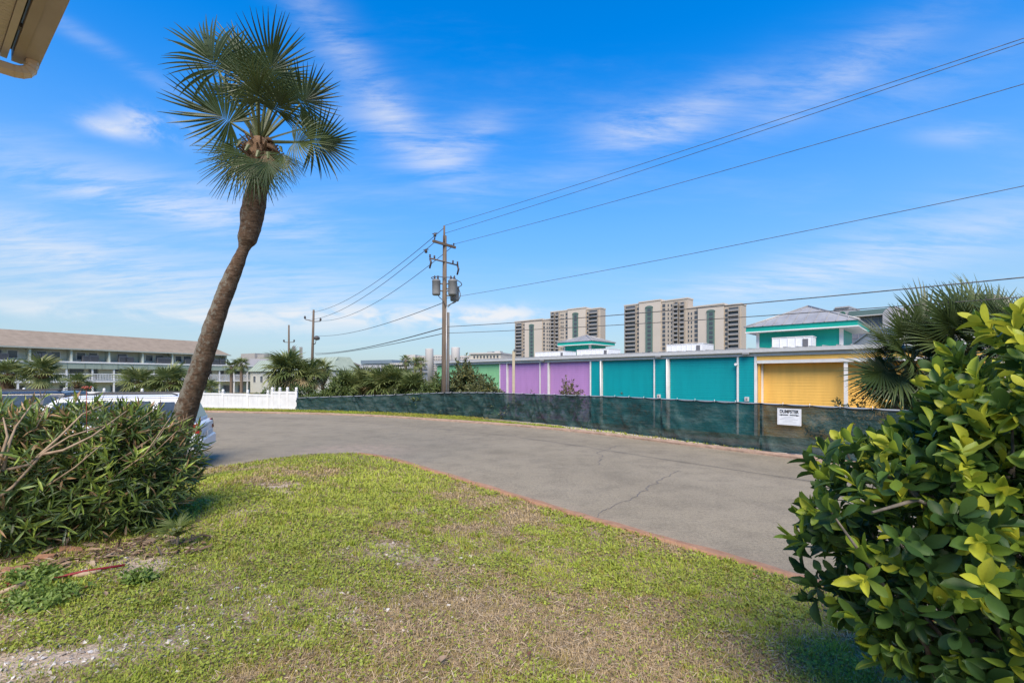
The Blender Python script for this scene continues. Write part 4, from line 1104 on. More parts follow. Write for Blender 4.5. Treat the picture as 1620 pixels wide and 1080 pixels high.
def text_mesh(body, size, m, name, xs=1.0):
    cu = bpy.data.curves.new(name, 'FONT'); cu.body = body; cu.size = size; cu.align_x = 'CENTER'; cu.align_y = 'CENTER'; cu.extrude = .0012; cu.offset = .0035
    to = bpy.data.objects.new(name, cu); col.objects.link(to)
    dg = bpy.context.evaluated_depsgraph_get(); me = bpy.data.meshes.new_from_object(to.evaluated_get(dg)); me.name = name
    bpy.data.objects.remove(to); bpy.data.curves.remove(cu)
    me.transform(Matrix(((xs, 0, 0, 0), (0, 0, -1, 0), (0, 1, 0, 0), (0, 0, 0, 1)))); me.materials.clear(); me.materials.append(m)
    return me
tx = link('lettering', text_mesh('DUMPSTER', .108, ink, 'lettering', .98), bmx); tx.location = (0, -.007, .128)
for sx in (-1, 1):
    ar = MB(); y0_ = -.0075
    prof = [(.02, -.011), (.20, -.011), (.20, -.026), (.285, 0), (.20, .016), (.20, .011), (.02, .011)]
    prof = [(sx * a, b) for a, b in prof]
    if sx < 0: prof = prof[::-1]
    ar.hull([(a, y0_, b) for a, b in prof], [(a, y0_ + .002, b) for a, b in prof]); o = ar.build('arrow', ink, bmx); o.location = (0, 0, .048)
fr_ = MB()
for a in ((-w/2 + .025, w/2 - .025, h/2 - .028, h/2 - .022), (-w/2 + .025, w/2 - .025, -h/2 + .022, -h/2 + .028), (-w/2 + .022, -w/2 + .028, -h/2 + .02, h/2 - .02), (w/2 - .028, w/2 - .022, -h/2 + .02, h/2 - .02)): fr_.box(a[0], a[1], -.006, -.0045, a[2], a[3])
fr_.build('border_line', ink2, bmx)
ln_ = MB()
for k, (a, b) in enumerate(((-.15, .12), (-.20, .17), (-.26, .25), (-.12, .10), (-.17, .2))): ln_.box(a, b, -.0062, -.0046, .005 - k * .032 - .007, .005 - k * .032)
ln_.build('small_print', ink2, bmx)

# ------------------------------------------------------------------ white vinyl fence at left
VA = [(-20, 34.3, .98), (38, 33.6, .98), (102, 32.8, .99), (165, 32.0, .99), (225, 31.2, .99), (290, 30.3, 1.0), (353, 29.3, .99), (392, 28.8, .96), (424, 28.4, .96), (431, 28.25, 1.14), (443, 28.0, 1.14), (455, 27.8, 1.15), (469, 27.55, 1.15)]
vr = empty('vinyl_fence', (*at(353, HORIZON, 29.3).xy, 0)); tag(vr, 'white vinyl panel fence with capped posts across the road beside the green mesh fence', 'fence')
vo = vr.location
VP = [at(p, HORIZON, d).xy.to_3d() for p, d, _ in VA]
for (p, (_, _, hgt)) in zip(VP, VA):
    c = p - vo; po = MB().box(c.x - .065, c.x + .065, c.y - .065, c.y + .065, 0, hgt + .08).build('fence_post', vinyl, vr)
    MB().lathe((c.x, c.y, hgt + .081), [(.10, 0), (.10, .02), (.06, .05), (.085, .09), (.085, .13), (.05, .17), (0.001, .18)], 10).build('post_cap', vinyl, po)
for k in range(len(VP) - 1):
    a, b = VP[k] - vo, VP[k + 1] - vo; d_ = (b - a).normalized(); n_ = Vector((-d_.y, d_.x, 0)); a = a + d_ * .067; b = b - d_ * .067
    hh = max(VA[k][2], VA[k + 1][2]) if VA[k][2] != .96 or VA[k+1][2] == .96 else .96
    L_ = (b - a).length
    nb = max(1, int(L_ / .30))
    pan = MB(); t1 = .02
    pan.hull([a - n_ * .045, b - n_ * .045, b + n_ * .045, a + n_ * .045], [q + Vector((0, 0, 0)) for q in (a - n_ * .045 + Vector((0, 0, .16)), b - n_ * .045 + Vector((0, 0, .16)), b + n_ * .045 + Vector((0, 0, .16)), a + n_ * .045 + Vector((0, 0, .16)))])
    top = lambda q, z: q + Vector((0, 0, z))
    r1 = [a - n_ * .045, b - n_ * .045, b + n_ * .045, a + n_ * .045]
    pan.hull([top(q, hh - .12) for q in r1], [top(q, hh) for q in r1])
    po = pan.build('fence_rail', vinyl, vr)
    for j in range(nb):                     # tongue and groove boards
        x0_ = a + d_ * (L_ * j / nb + .004); x1_ = a + d_ * (L_ * (j + 1) / nb - .004)
        MB().hull([top(x0_ - n_ * t1, .161), top(x1_ - n_ * t1, .161), top(x1_ + n_ * t1, .161), top(x0_ + n_ * t1, .161)], [top(x0_ - n_ * t1, hh - .121), top(x1_ - n_ * t1, hh - .121), top(x1_ + n_ * t1, hh - .121), top(x0_ + n_ * t1, hh - .121)]).build('fence_board', vinyl, po)

# ------------------------------------------------------------------ utility poles and wires
can_m = mat('transformer_grey', (.21, .21, .20), (.165, .165, .16), rough=.5, scale=3); insul = mat('brown_insulator', (.06, .045, .04), rough=.35)
PD = 24.0; P0 = at(703, HORIZON, PD).xy; wd = Vector((.765, -.645)); ad = Vector((.645, .765))
pr = empty('utility_pole', (P0.x, P0.y, 0)); tag(pr, 'tall wooden utility pole with three grey transformer cans and two cross arms', 'utility pole')
zpx = lambda py: CAM_Z - (py - HORIZON) / FPX * PD
MB().tube([(-.02, 0, -.6), (0, 0, 3), (.02, 0, zpx(373))], [.15, .14, .10], 14).build('pole', wood_pole, pr)
MB().tube([(.0, -.09, zpx(390)), (.01, -.09, zpx(358))], [.055, .05], 8).build('pole_top_pin', wood_pole, pr)
MB().tube([(.16, .05, -.6), (.18, .05, zpx(494))], [.10, .085], 12).build('splice_post', mat('grey_post_wood', (.20, .18, .155), (.13, .115, .1), rough=.9, stretch=(5, 5, .3)), pr)
A3 = Vector((ad.x, ad.y, 0)); W3 = Vector((wd.x, wd.y, 0))
arm = MB(); c = Vector((.02, -.12, zpx(387.5))); e = A3 * .78
arm.hull([c - e + W3 * .05 - Vector((0, 0, .06)), c + e + W3 * .05 - Vector((0, 0, .06)), c + e - W3 * .05 - Vector((0, 0, .06)), c - e - W3 * .05 - Vector((0, 0, .06))],
         [c - e + W3 * .05 + Vector((0, 0, .06)), c + e + W3 * .05 + Vector((0, 0, .06)), c + e - W3 * .05 + Vector((0, 0, .06)), c - e - W3 * .05 + Vector((0, 0, .06))])
ao = arm.build('cross_arm', wood_pole, pr)
for sgn_ in (-1, 1): MB().lathe(c + A3 * .66 * sgn_ + Vector((0, 0, .062)), [(.02, 0), (.02, .05), (.05, .07), (.035, .10), (.05, .12), (.02, .15)], 10).build('insulator', insul, ao)
c2 = Vector((.02, -.1, zpx(415))); e2 = A3 * .98
a2 = MB(); a2.tube([c2 - e2, c2 + e2], .04, 8); ao2 = a2.build('cutout_arm', wood_pole, pr)
for f_ in (-.97, -.68, .60, .93):
    b_ = c2 + A3 * f_; MB().lathe(b_ + Vector((0, 0, .04)), [(.03, 0), (.055, .04), (.035, .08), (.055, .12), (.03, .16)], 10).build('insulator', insul, ao2)
    if abs(f_) > .9: MB().tube([b_ + Vector((0, 0, -.02)), b_ + Vector((.06, -.03, -.22)), b_ + Vector((-.02, 0, -.52))], [.05, .055, .045], 8).build('fuse_cutout', insul, ao2)
def can(dx, dy, py0, py1, r):
    z0, z1 = zpx(py1), zpx(py0); hh = z1 - z0
    o = MB().lathe((dx, dy, z0), [(r * .86, 0), (r * .98, .03), (r, .08), (r, hh - .14), (r * 1.05, hh - .13), (r * 1.05, hh - .08), (r * .8, hh - .02), (.06, hh)], 20).build('transformer_can', can_m, pr)
    for a_ in (-.5, .5): MB().lathe((dx + a_ * r * .8, dy, z0 + hh - .03), [(.045, 0), (.06, .05), (.04, .09), (.055, .13), (.025, .22)], 10).build('bushing', insul, o)
    MB().tube([(dx, dy, z0 + hh * .75), (dx * .2, dy * .2, z0 + hh * .75)], .04, 6).build('bracket', metal_grey, o)
    MB().tube([(dx, dy, z0 + hh * .3), (dx * .2, dy * .2, z0 + hh * .3)], .04, 6).build('bracket', metal_grey, o)
can(-.39, -.22, 443, 468, .215); can(.46, -.20, 443, 468, .23); can(.50, .32, 450, 474.5, .235)
for pts_ in ([(-.55, -.22, zpx(443)), (-.66, -.15, zpx(440)), (-.3, -.2, zpx(438.5)), (0, -.18, zpx(440)), (.3, -.2, zpx(440)), (.62, -.1, zpx(442))],
             [(.6, -.2, zpx(443)), (.85, -.1, zpx(447)), (.92, -.05, zpx(451)), (.74, 0, zpx(454))],
             [(.74, .1, zpx(456)), (.84, 0, zpx(466)), (.74, 0, zpx(474)), (.42, 0, zpx(479)), (.2, -.1, zpx(486))],
             [(.62, .1, zpx(474)), (.58, 0, zpx(478)), (.35, -.05, zpx(481)), (.17, -.1, zpx(484))],
             [(-.3, -.22, zpx(468)), (-.2, -.2, zpx(472)), (-.02, -.18, zpx(477)), (.1, -.16, zpx(486))]):
    P_ = [Vector(p) for p in pts_]; fine_ = []
    for k in range(len(P_) - 1):
        p0, p1, p2, p3 = P_[max(k-1, 0)], P_[k], P_[k+1], P_[min(k+2, len(P_)-1)]
        for t_ in np.linspace(0, 1, 6)[:-1]:
            fine_.append(.5 * ((2*p1) + (p2-p0)*t_ + (2*p0-5*p1+4*p2-p3)*t_*t_ + (3*p1-p0-3*p2+p3)*t_**3))
    fine_.append(P_[-1]); MB().tube(fine_, .022, 6).build('jumper_cable', cable_m, pr)
MB().tube([(.13, -.12, zpx(486)), (.12, -.13, .3)], .03, 8).build('conduit', metal_grey, pr)

def wire(a, b, sag, r, label, name='overhead_wire', n=40, over=1.0):
    a, b = Vector(a), Vector(b); pts_ = []
    for k in range(n + 1):
        t_ = k / n * over; p = a.lerp(b, t_); p.z -= sag * 4 * t_ * (1 - t_); pts_.append(p)
    o = MB().tube(pts_, r, 6, cap=True).build(name, cable_m); tag(o, label, 'wire', 'overhead wires')
    return o
P3 = Vector((P0.x, P0.y, 0)); E = P3 + W3 * 39.0      # the next pole along the road, out of the picture
def right_wire(za, py_r, sag, lab, off=0.0, r=.009):
    zr_ = CAM_Z + (HORIZON - py_r) / FPX * 10.8; t_ = 20.5 / 39.0
    zb_ = (zr_ + sag * 4 * t_ * (1 - t_) - za * (1 - t_)) / t_
    return wire(P3 + A3 * off + Vector((0, 0, za)), E + A3 * off + Vector((0, 0, zb_)), sag, r, lab)
right_wire(zpx(357), 62, .30, 'topmost overhead wire rising from the pole top to the upper right')
right_wire(zpx(370), 70, .32, 'second overhead wire from the pole, just under the topmost one', -.05)
right_wire(zpx(387), 127, .34, 'third overhead wire from the pole, attached to its upper cross arm', .25)
right_wire(zpx(472), 294, .42, 'overhead wire leaving the pole beside the transformers to the right', .05)
right_wire(zpx(517), 439, .40, 'thick lower overhead cable crossing in front of the towers', 0, .016)
right_wire(zpx(527), 470, .36, 'lowest overhead cable to the right, just below the thick one', 0, .013)

def far_pole(name, px, D, py_top, py_base, lean, label, arms, r=.13):
    b = at(px, HORIZON, D); o = empty(name, (b.x, b.y, -1.3)); tag(o, label, 'utility pole')
    zt = CAM_Z - (py_top - HORIZON) / FPX * D + 1.3
    MB().tube([(0, 0, 0), (lean * .6, 0, zt * .6), (lean, 0, zt)], [r * 1.2, r, r * .75], 10).build('pole', wood_pole, o)
    for py, wl, wr, dz in arms:
        z = CAM_Z - (py - HORIZON) / FPX * D + 1.3; x = lean * z / zt
        a_ = MB(); a_.tube([(x + wl, 0, z + dz), (x, -.02, z - .05), (x + wr, 0, z)], .05, 6); ao_ = a_.build('cross_arm', wood_pole, o)
        for q in (wl, wr): MB().lathe((x + q, 0, z + .03 + (dz if q == wl else 0)), [(.05, 0), (.12, .08), (.12, .26), (.04, .36)], 8).build('insulator', insul, ao_)
    return o, zt
p2o, p2z = far_pole('utility_pole', 492, 54, 490, 640, .32, 'leaning wooden utility pole with a lamp arm above the palm clump', [(508, -1.0, .85, .25)], .15)
lmp = MB(); xl_ = .12; zl_ = CAM_Z - (546 - HORIZON) / FPX * 54 + 1.3
lmp.tube([(xl_, 0, zl_), (xl_ + .45, -.1, zl_ + .2), (xl_ + .55, -.1, zl_ + .7)], .05, 6); la = lmp.build('lamp_arm', cable_m, p2o)
MB().lathe((xl_ + .62, -.1, zl_ + .6), [(.12, 0), (.32, .08), (.34, .35), (.12, .48)], 10).build('lamp_head', cable_m, la)
p3o, p3z = far_pole('utility_pole', 457, 69, 514, 640, 0, 'short far wooden utility pole with one cross arm, left of the leaning pole', [(541, -.75, .8, 0)], .15)
T2 = Vector(p2o.location) + Vector((.32, 0, p2z)); T3 = Vector(p3o.location) + Vector((0, 0, p3z))
def left_wire(py0, py1, px1, sag, lab, r=.02, tgt=None, off=0.0):
    b_ = at(px1, py1, 54) if tgt is None else tgt
    return wire(P3 + A3 * off + Vector((0, 0, zpx(py0))), b_, sag, r, lab)
left_wire(360, 494, 493, .9, 'topmost overhead wire dropping left from the main pole to the leaning pole', .016)
left_wire(386, 506, 484, 1.0, 'overhead wire dropping left from the end of the upper cross arm', .016, off=-.6)
left_wire(388, 507, 505, 1.1, 'overhead wire dropping left from the inner end of the upper cross arm', .016, off=.5)
left_wire(478, 531, 498, .55, 'thin overhead wire dropping left from below the transformers', .018)
left_wire(518, 559, 498, .35, 'thick lower overhead cable sagging left towards the palm clump', .028)
left_wire(527, 561, 500, .2, 'lowest overhead cable running left just under the thick one', .02)
for px, py, nm in ((688, 371, 'upper'), (674, 396.5, 'lower')):
    p = at(px, py, 25.2); mk = MB(); mk.lathe((0, 0, 0), [(.02, -.14), (.085, -.1), (.07, .03), (.03, .10)], 10)
    mk.hull([(-.16, -.02, .02), (.16, -.02, .06), (.16, .02, .06), (-.16, .02, .02)], [(-.12, -.02, .06), (.12, -.02, .10), (.12, .02, .10), (-.12, .02, .06)])
    o = mk.build('wire_marker', insul); o.location = p; tag(o, f'small dark marker on the {nm} wire just left of the main pole top', 'wire marker')

# lamp post in front of the purple bay
lp = at(812.5, HORIZON, 25); lo_ = empty('lamp_post', (lp.x, lp.y, -.4)); tag(lo_, 'tan square lamp post in front of the purple siding', 'lamp post')
zt = CAM_Z - (555 - HORIZON) / FPX * 25 + .4
MB().bbox(-.075, .075, -.075, .075, 0, zt, .01).build('post', mat('tan_post', (.46, .39, .27), (.40, .34, .23), rough=.7), lo_)
MB().bbox(.0, .55, -.12, .12, zt + .0, zt + .10, .02).build('lamp_head', mat('lamp_dark', (.14, .14, .14)), lo_)

# ------------------------------------------------------------------ corner of the near house: soffit, gutter, downspout
hx = Vector((.804, -.594, 0)); H0 = Vector((-2.315, 2.222, 0))
ho = empty('near_house', (H0.x, H0.y, .45), math.atan2(hx.y, hx.x)); tag(ho, 'beige soffit, gutter and downspout elbow at the corner of the near house, top left', 'house eave')
beige = mat('beige_aluminium', (.40, .33, .235), (.35, .285, .20), rough=.55, scale=2); tan_g = mat('gutter_tan', (.44, .37, .29), (.38, .315, .245), rough=.5, scale=3); soff_m = mat('soffit_beige', (.55, .48, .36), (.49, .425, .32), rough=.7, scale=3)
zg = CAM_Z + 1.5 - .45     # gutter bottom in local z; local x runs along the eave from the corner, y outwards
gt = MB(); gp = [(.018, zg + .085), (.020, zg + .092), (.012, zg + .092), (.008, zg + .06), (.002, zg + .02), (0, zg), (-.054, zg), (-.054, zg + .09)]
Lg = 1.3
for k in range(len(gp) - 1):
    (ya, za), (yb, zb_) = gp[k], gp[k + 1]; gt.add([(0, ya, za), (Lg, ya, za), (Lg, yb, zb_), (0, yb, zb_)], [(0, 1, 2, 3)])
gt.add([(0, y_, z_) for y_, z_ in gp], [tuple(range(len(gp)))])
gut = gt.build('gutter', tan_g, ho)
MB().box(.0, Lg, -.088, -.0545, zg - .004, zg + .13).build('fascia_board', beige, ho)
MB().box(.0, Lg, -.124, -.102, zg - .002, zg + .03).build('soffit_channel', soff_m, ho)
MB().box(.0, Lg, -.125, -.06, zg + .05, zg + .07).build('soffit_gap_shade', mat('gap_shade', (.03, .035, .02)), ho)  # near-black strip, its colour stands in for the shade inside the gap
MB().box(.30, .33, -.101, -.089, zg + .0, zg + .02).build('bracket_clip', cable_m, ho)
bm_ = MB().bbox(0, .0225, -.62, -.126, 0, .010, .002).mesh('soffit_board', soff_m)
for k in range(52):
    q = link('soffit_board', bm_, ho); q.location = (.01 + k * .0243, 0, zg + .006)
MB().box(.0, Lg, -.62, -.126, zg + .0165, zg + .03).build('soffit_backing', beige, ho)
MB().hull([(-.02, .0, zg + .135), (Lg, .0, zg + .135), (Lg, -.66, zg + .33), (-.02, -.66, zg + .33)], [(-.02, .0, zg + .155), (Lg, .0, zg + .155), (Lg, -.66, zg + .35), (-.02, -.66, zg + .35)]).build('roof', shingle, ho)
MB().box(.62, .72, -.60, -.50, -.05, zg + .004).build('post', mat('house_wall', (.52, .48, .40)), ho)
# downspout: drops from the gutter end and turns back along the end of the eave
ds = [(.055, -.027, zg - .0), (.055, -.027, zg - .018), (.054, -.031, zg - .036), (.052, -.042, zg - .052), (.049, -.060, zg - .063), (.046, -.083, zg - .068), (.03, -.25, zg - .074), (.0, -.5, zg - .078), (.0, -.62, zg - .08)]
dm = MB(); rw, rh = .031, .021
secs = []
for k, p in enumerate(ds):
    p = Vector(p); t_ = (Vector(ds[min(k + 1, len(ds) - 1)]) - Vector(ds[max(k - 1, 0)])).normalized(); sx_ = Vector((1, 0, 0)); sx_ = (sx_ - t_ * sx_.dot(t_)).normalized(); up_ = t_.cross(sx_)
    secs.append([p + sx_ * a_ * rw + up_ * b_ * rh for a_, b_ in ((-1, -.7), (-.7, -1), (.7, -1), (1, -.7), (1, .7), (.7, 1), (-.7, 1), (-1, .7))])
vs = [q for s_ in secs for q in s_]; fs = [(k * 8 + j, k * 8 + (j + 1) % 8, (k + 1) * 8 + (j + 1) % 8, (k + 1) * 8 + j) for k in range(len(secs) - 1) for j in range(8)]
dsp_m = mat('downspout_beige', (.66, .50, .33), (.58, .44, .29), rough=.5, scale=4)
dm.add(vs, fs + [tuple(range((len(secs) - 1) * 8, len(secs) * 8))]); dsp = dm.build('downspout', dsp_m, ho)
for k in range(1, 6):
    rg = MB(); c_ = Vector(ds[k]); rg.add([Vector(q) for q in secs[k]] + [Vector(q) + (Vector(q) - c_) * .08 for q in secs[k]], [(j, (j + 1) % 8, 8 + (j + 1) % 8, 8 + j) for j in range(8)]); rg.build('elbow_crimp', dsp_m, dsp)

# ------------------------------------------------------------------ parked cars
glass_car = mat('car_glass', (.05, .06, .065), (.035, .04, .045), rough=.06, spec=.7); tyre_m = mat('tyre', (.025, .025, .026), rough=.8); rim_m = mat('rim', (.45, .45, .46), rough=.3, metal=.8)
red_l = mat('red_lamp', (.34, .002, .003), (.28, .002, .003), rough=.15, spec=.6); plastic = mat('black_plastic', (.03, .03, .032), rough=.5)
def car(name, label, loc_, head, paint_m, L=4.5, W=1.84, Hh_=1.66, belt=1.02):
    o = empty(name, loc_, head); tag(o, label, 'car', 'parked cars')
    hw = W / 2
    st = [(0, .50, .95, .86), (.06, .36, belt - .02, .94), (.5, .30, belt, 1.0), (1.6, .28, belt, 1.0), (L - 1.55, .28, belt - .01, 1.0), (L - 1.2, .28, belt - .05, .99), (L - .35, .30, belt - .17, .95), (L - .05, .38, belt - .28, .86), (L, .45, belt - .36, .80)]
    secs = [[(x, -hw * k * .93, zb), (x, -hw * k, zb + .16), (x, -hw * k, (zb + zt) / 2 + .05), (x, -hw * k * .965, zt - .05), (x, -hw * k * .90, zt), (x, hw * k * .90, zt), (x, hw * k * .965, zt - .05), (x, hw * k, (zb + zt) / 2 + .05), (x, hw * k, zb + .16), (x, hw * k * .93, zb)] for x, zb, zt, k in st]
    mb = MB(); n = 10
    mb.add([p for s_ in secs for p in s_], [(k * n + j, k * n + (j + 1) % n, (k + 1) * n + (j + 1) % n, (k + 1) * n + j) for k in range(len(secs) - 1) for j in range(n)] + [tuple(range(n))[::-1], tuple((len(secs) - 1) * n + j for j in range(n))], smooth=True)
    body = mb.build('body', paint_m, o); bv = body.modifiers.new('bevel', 'BEVEL'); bv.width = .02; bv.segments = 2
    wb, wr = hw * .91, hw * .74; zb, zr = belt - .012, Hh_ - .05
    xb0, xb1, xr0, xr1 = .10, L - 1.32, .32, L - 2.10
    gh = MB(); gh.hull([(xb0, -wb, zb), (xb1, -wb * .93, zb), (xb1, wb * .93, zb), (xb0, wb, zb)], [(xr0, -wr, zr), (xr1, -wr * .96, zr), (xr1, wr * .96, zr), (xr0, wr, zr)])
    gh.add([(xr0, -wr, zr), (xr1, -wr * .96, zr), (xr1, wr * .96, zr), (xr0, wr, zr), (xr0 + .15, -wr * .8, zr + .05), (xr1 - .2, -wr * .8, zr + .05), (xr1 - .2, wr * .8, zr + .05), (xr0 + .15, wr * .8, zr + .05)], [(4, 5, 6, 7), (0, 1, 5, 4), (1, 2, 6, 5), (2, 3, 7, 6), (3, 0, 4, 7)])
    cab = gh.build('cabin', paint_m, o); bv = cab.modifiers.new('bevel', 'BEVEL'); bv.width = .045; bv.segments = 3
    def side(x, t, s_):
        fr = (x - xb0) / (xb1 - xb0); k = 1 - .07 * max(0, min(1, fr)); kr = 1 - .04 * max(0, min(1, fr))
        return (x, s_ * ((wb * k) * (1 - t) + wr * kr * t + .014), zb + (zr - zb) * t)
    for s_ in (-1, 1):
        for poly in ([(.34, .10), (.78, .10), (.74, .84), (.46, .84)], [(.93, .08), (1.66, .08), (1.66, .88), (.88, .88)], [(1.74, .08), (2.78, .08), (2.36, .88), (1.74, .88)]):
            P_ = [side(x, t, s_) for x, t in poly]; P2 = [(p[0], p[1] - s_ * .03, p[2]) for p in P_]
            MB().hull(P_ if s_ < 0 else P_[::-1], P2 if s_ < 0 else P2[::-1]).build('side_window', glass_car, cab)
        MB().tube([(xr0 + .1, s_ * wr * .93, zr + .05), (xr0 + .2, s_ * wr * .93, zr + .085), (xr1 - .25, s_ * wr * .93, zr + .085), (xr1 - .1, s_ * wr * .93, zr + .05)], .018, 6).build('roof_rail', plastic, cab)
        for x, nm in ((.85, 0), (L - .95, 1)):
            wh = MB(); wh.lathe((0, 0, -.11), [(.17, 0), (.30, .0), (.34, .03), (.34, .19), (.30, .22), (.17, .22)], 28); w_ = wh.build('wheel', tyre_m, o)
            w_.rotation_euler = (R(90), 0, 0); w_.location = (x, s_ * (hw - .11), .34)
            rm = MB(); rm.lathe((0, 0, -.105), [(.02, 0), (.20, .01), (.22, .0), (.22, .21), (.2, .2), (.02, .21)], 24); rm.build('rim', rim_m, w_)
        MB().hull([(-.012, s_ * hw * .66, .78), (-.012, s_ * hw * .90, .78), (.22, s_ * hw * 1.0, .86), (.22, s_ * hw * .8, .86)][::s_], [(.02, s_ * hw * .66, 1.0), (.02, s_ * hw * .90, 1.0), (.20, s_ * hw * .985, .98), (.2, s_ * hw * .8, .98)][::s_]).build('tail_light', red_l, o)
        MB().bbox(xb1 - .55, xb1 - .35, min(s_ * (hw - .02), s_ * (hw + .17)), max(s_ * (hw - .02), s_ * (hw + .17)), belt, belt + .15, .03).build('wing_mirror', paint_m, o)
        MB().hull([(L - .03, s_ * hw * .45, .60), (L - .03, s_ * hw * .78, .60), (L - .3, s_ * hw * .95, .62), (L - .3, s_ * hw * .6, .62)][::-s_], [(L - .1, s_ * hw * .45, .72), (L - .1, s_ * hw * .78, .72), (L - .34, s_ * hw * .95, .76), (L - .34, s_ * hw * .6, .76)][::-s_]).build('headlight', mat('headlamp', (.6, .6, .6), rough=.1), o)
    def slab(x0, x1, t0, t1, k0, k1):
        z0_, z1_ = zb + (zr - zb) * t0, zb + (zr - zb) * t1
        y0_, y1_ = (wb * (1 - t0) + wr * t0) * .86, (wb * (1 - t1) + wr * t1) * .86
        P_ = [(x0, -y0_, z0_), (x0, y0_, z0_), (x1, y1_, z1_), (x1, -y1_, z1_)]; return P_
    f_ = lambda t, a, b: a + (b - a) * t
    P_ = slab(f_(.15, xb0, xr0) - .012, f_(.85, xb0, xr0) - .012, .15, .85, 0, 0); MB().hull(P_, [(p[0] + .03, p[1], p[2]) for p in P_]).build('rear_window', glass_car, cab)
    P_ = slab(f_(.08, xb1, xr1) + .014, f_(.92, xb1, xr1) + .014, .08, .92, 0, 0); MB().hull(P_[::-1], [(p[0] - .03, p[1], p[2]) for p in P_][::-1]).build('windscreen', glass_car, cab)
    MB().bbox(-.06, .12, -hw * .84, hw * .84, .40, .66, .03).build('rear_bumper', paint_m, o)
    MB().box(-.066, -.061, -.26, .26, .68, .80).build('number_plate', white_paint, o)
    MB().bbox(L - .06, L + .04, -hw * .72, hw * .72, .32, .55, .03).build('front_bumper', plastic, o)
    return o
car_white = mat('white_car_paint', (.76, .76, .76), (.72, .72, .72), rough=.25, spec=.5); car_dark = mat('dark_car_paint', (.055, .058, .065), (.045, .048, .055), rough=.2, spec=.6)
car('parked_car', 'white sport utility car behind the left shrub and leaning palm trunk', (at(313, HORIZON, 10.3).x, 10.6, 0), R(204), car_white, Hh_=1.62)
car('parked_car', 'dark grey car half hidden behind the left shrub at the picture edge', (at(128, HORIZON, 13.6).x, 13.9, 0), R(202), car_dark, L=4.7, Hh_=1.60)
# ------------------------------------------------------------------ palms
frond_m = leaf_mat('palm_frond', [(0, (.036, .060, .015)), (.5, (.056, .085, .021)), (1, (.10, .13, .038))], rough=.42, spec=.4, transl=.16, source='object', vein=.1)
frond_far = leaf_mat('palm_frond_far', [(0, (.085, .115, .032)), (.5, (.14, .175, .05)), (.85, (.25, .265, .095)), (1, (.32, .24, .12))], rough=.5, transl=.2, vein=0)
petiole_m = mat('petiole', (.115, .125, .038), (.075, .09, .025), rough=.5)
dead_frond = mat('dead_frond', (.24, .17, .095), (.15, .10, .055), rough=.8)
boot_m = mat('palm_boots', (.21, .12, .06), (.11, .065, .035), rough=.95, scale=14, c3=(.30, .20, .11), bump=.7)
def frond_arrays(seed, n=34, L=.9, pet=1.2, A=R(128), droop=.25, segs=4, cup=.28, hang=.3, wscale=1.0):
    """a fan leaf: y along the stalk, z its upper side; returns verts, quads, material index"""
    g = np.random.default_rng(seed); V = []; F = []; MI = []
    def add(vs, fs, m):
        b = len(V); V.extend(vs); F.extend([[b + i for i in f] for f in fs]); MI.extend([m] * len(fs))
    # stalk
    ns = 5; r0, r1 = .020, .011
    ring = []
    for k in range(ns + 1):
        t = k / ns; y = pet * t; z = -droop * .35 * pet * t * t; r = r0 + (r1 - r0) * t
        ring.append([(r * 1.5, y, z), (0, y, z + r * .8), (-r * 1.5, y, z), (0, y, z - r)])
    vs = [p for q in ring for p in q]
    add(vs, [(k*4+j, k*4+(j+1) % 4, (k+1)*4+(j+1) % 4, (k+1)*4+j) for k in range(ns) for j in range(4)], 1)
    z0 = -droop * .35 * pet; sl = -droop * .7
    ts = np.concatenate([[0, .30], np.linspace(.30, 1, segs)[1:]])
    sp = 2 * A / n
    for i in range(n):
        a = -A + 2 * A * (i + .5) / n + g.normal(0, .018)
        l = L * (.70 + .30 * math.cos(a * .62)) * g.uniform(.9, 1.06)
        # outer leaflets start nearer the stalk end, middle ones further along the rib
        rib = .22 * L * max(0, math.cos(a * .75)) ** 2
        dr = droop * g.uniform(.7, 1.3) + (hang * g.random() if g.random() < .5 else 0)
        side = math.sin(a); fw = math.cos(a)
        wmax = math.tan(sp * .5) * .42 * l * wscale
        pr_ = []
        for t in ts:
            r = t * l
            hwid = wmax * min(1, .22 + .78 * t / .30) if t < .30 else wmax * (1.12 - .12 * t if t < .55 else 1.05 * (1 - (t - .55) / .45) ** .8)
            hwid = max(hwid, .0015)
            x = side * r; y = pet + rib + fw * r
            z = z0 + sl * (rib + max(0, fw) * r) * .5 + cup * abs(side) * r * .9 - dr * l * t ** 2.3
            px_, py_ = -fw, side          # across the leaflet, in the plane
            fold = hwid * .55
            pr_ += [(x + px_ * hwid, y + py_ * hwid, z + fold), (x, y, z), (x - px_ * hwid, y - py_ * hwid, z + fold)]
        add(pr_, [(k*3+j, (k+1)*3+j, (k+1)*3+j+1, k*3+j+1) for k in range(segs) for j in range(2)], 0)
    return np.array(V), np.array(F), np.array(MI)
def frond_mesh(name, seed, mats, **kw):
    v, f, mi = frond_arrays(seed, **kw)
    return np_mesh(name, v, f, mats, mat_idx=mi, smooth=False)
def place(o, origin, d, nrm_hint, scale=1.0):
    d = Vector(d).normalized(); n_ = Vector(nrm_hint); n_ = (n_ - d * n_.dot(d))
    n_ = n_.normalized() if n_.length > 1e-4 else d.orthogonal().normalized()
    s_ = d.cross(n_)
    m = Matrix((s_, d, n_)).transposed().to_4x4(); m.translation = Vector(origin)
    o.matrix_basis = m @ Matrix.Scale(scale, 4)

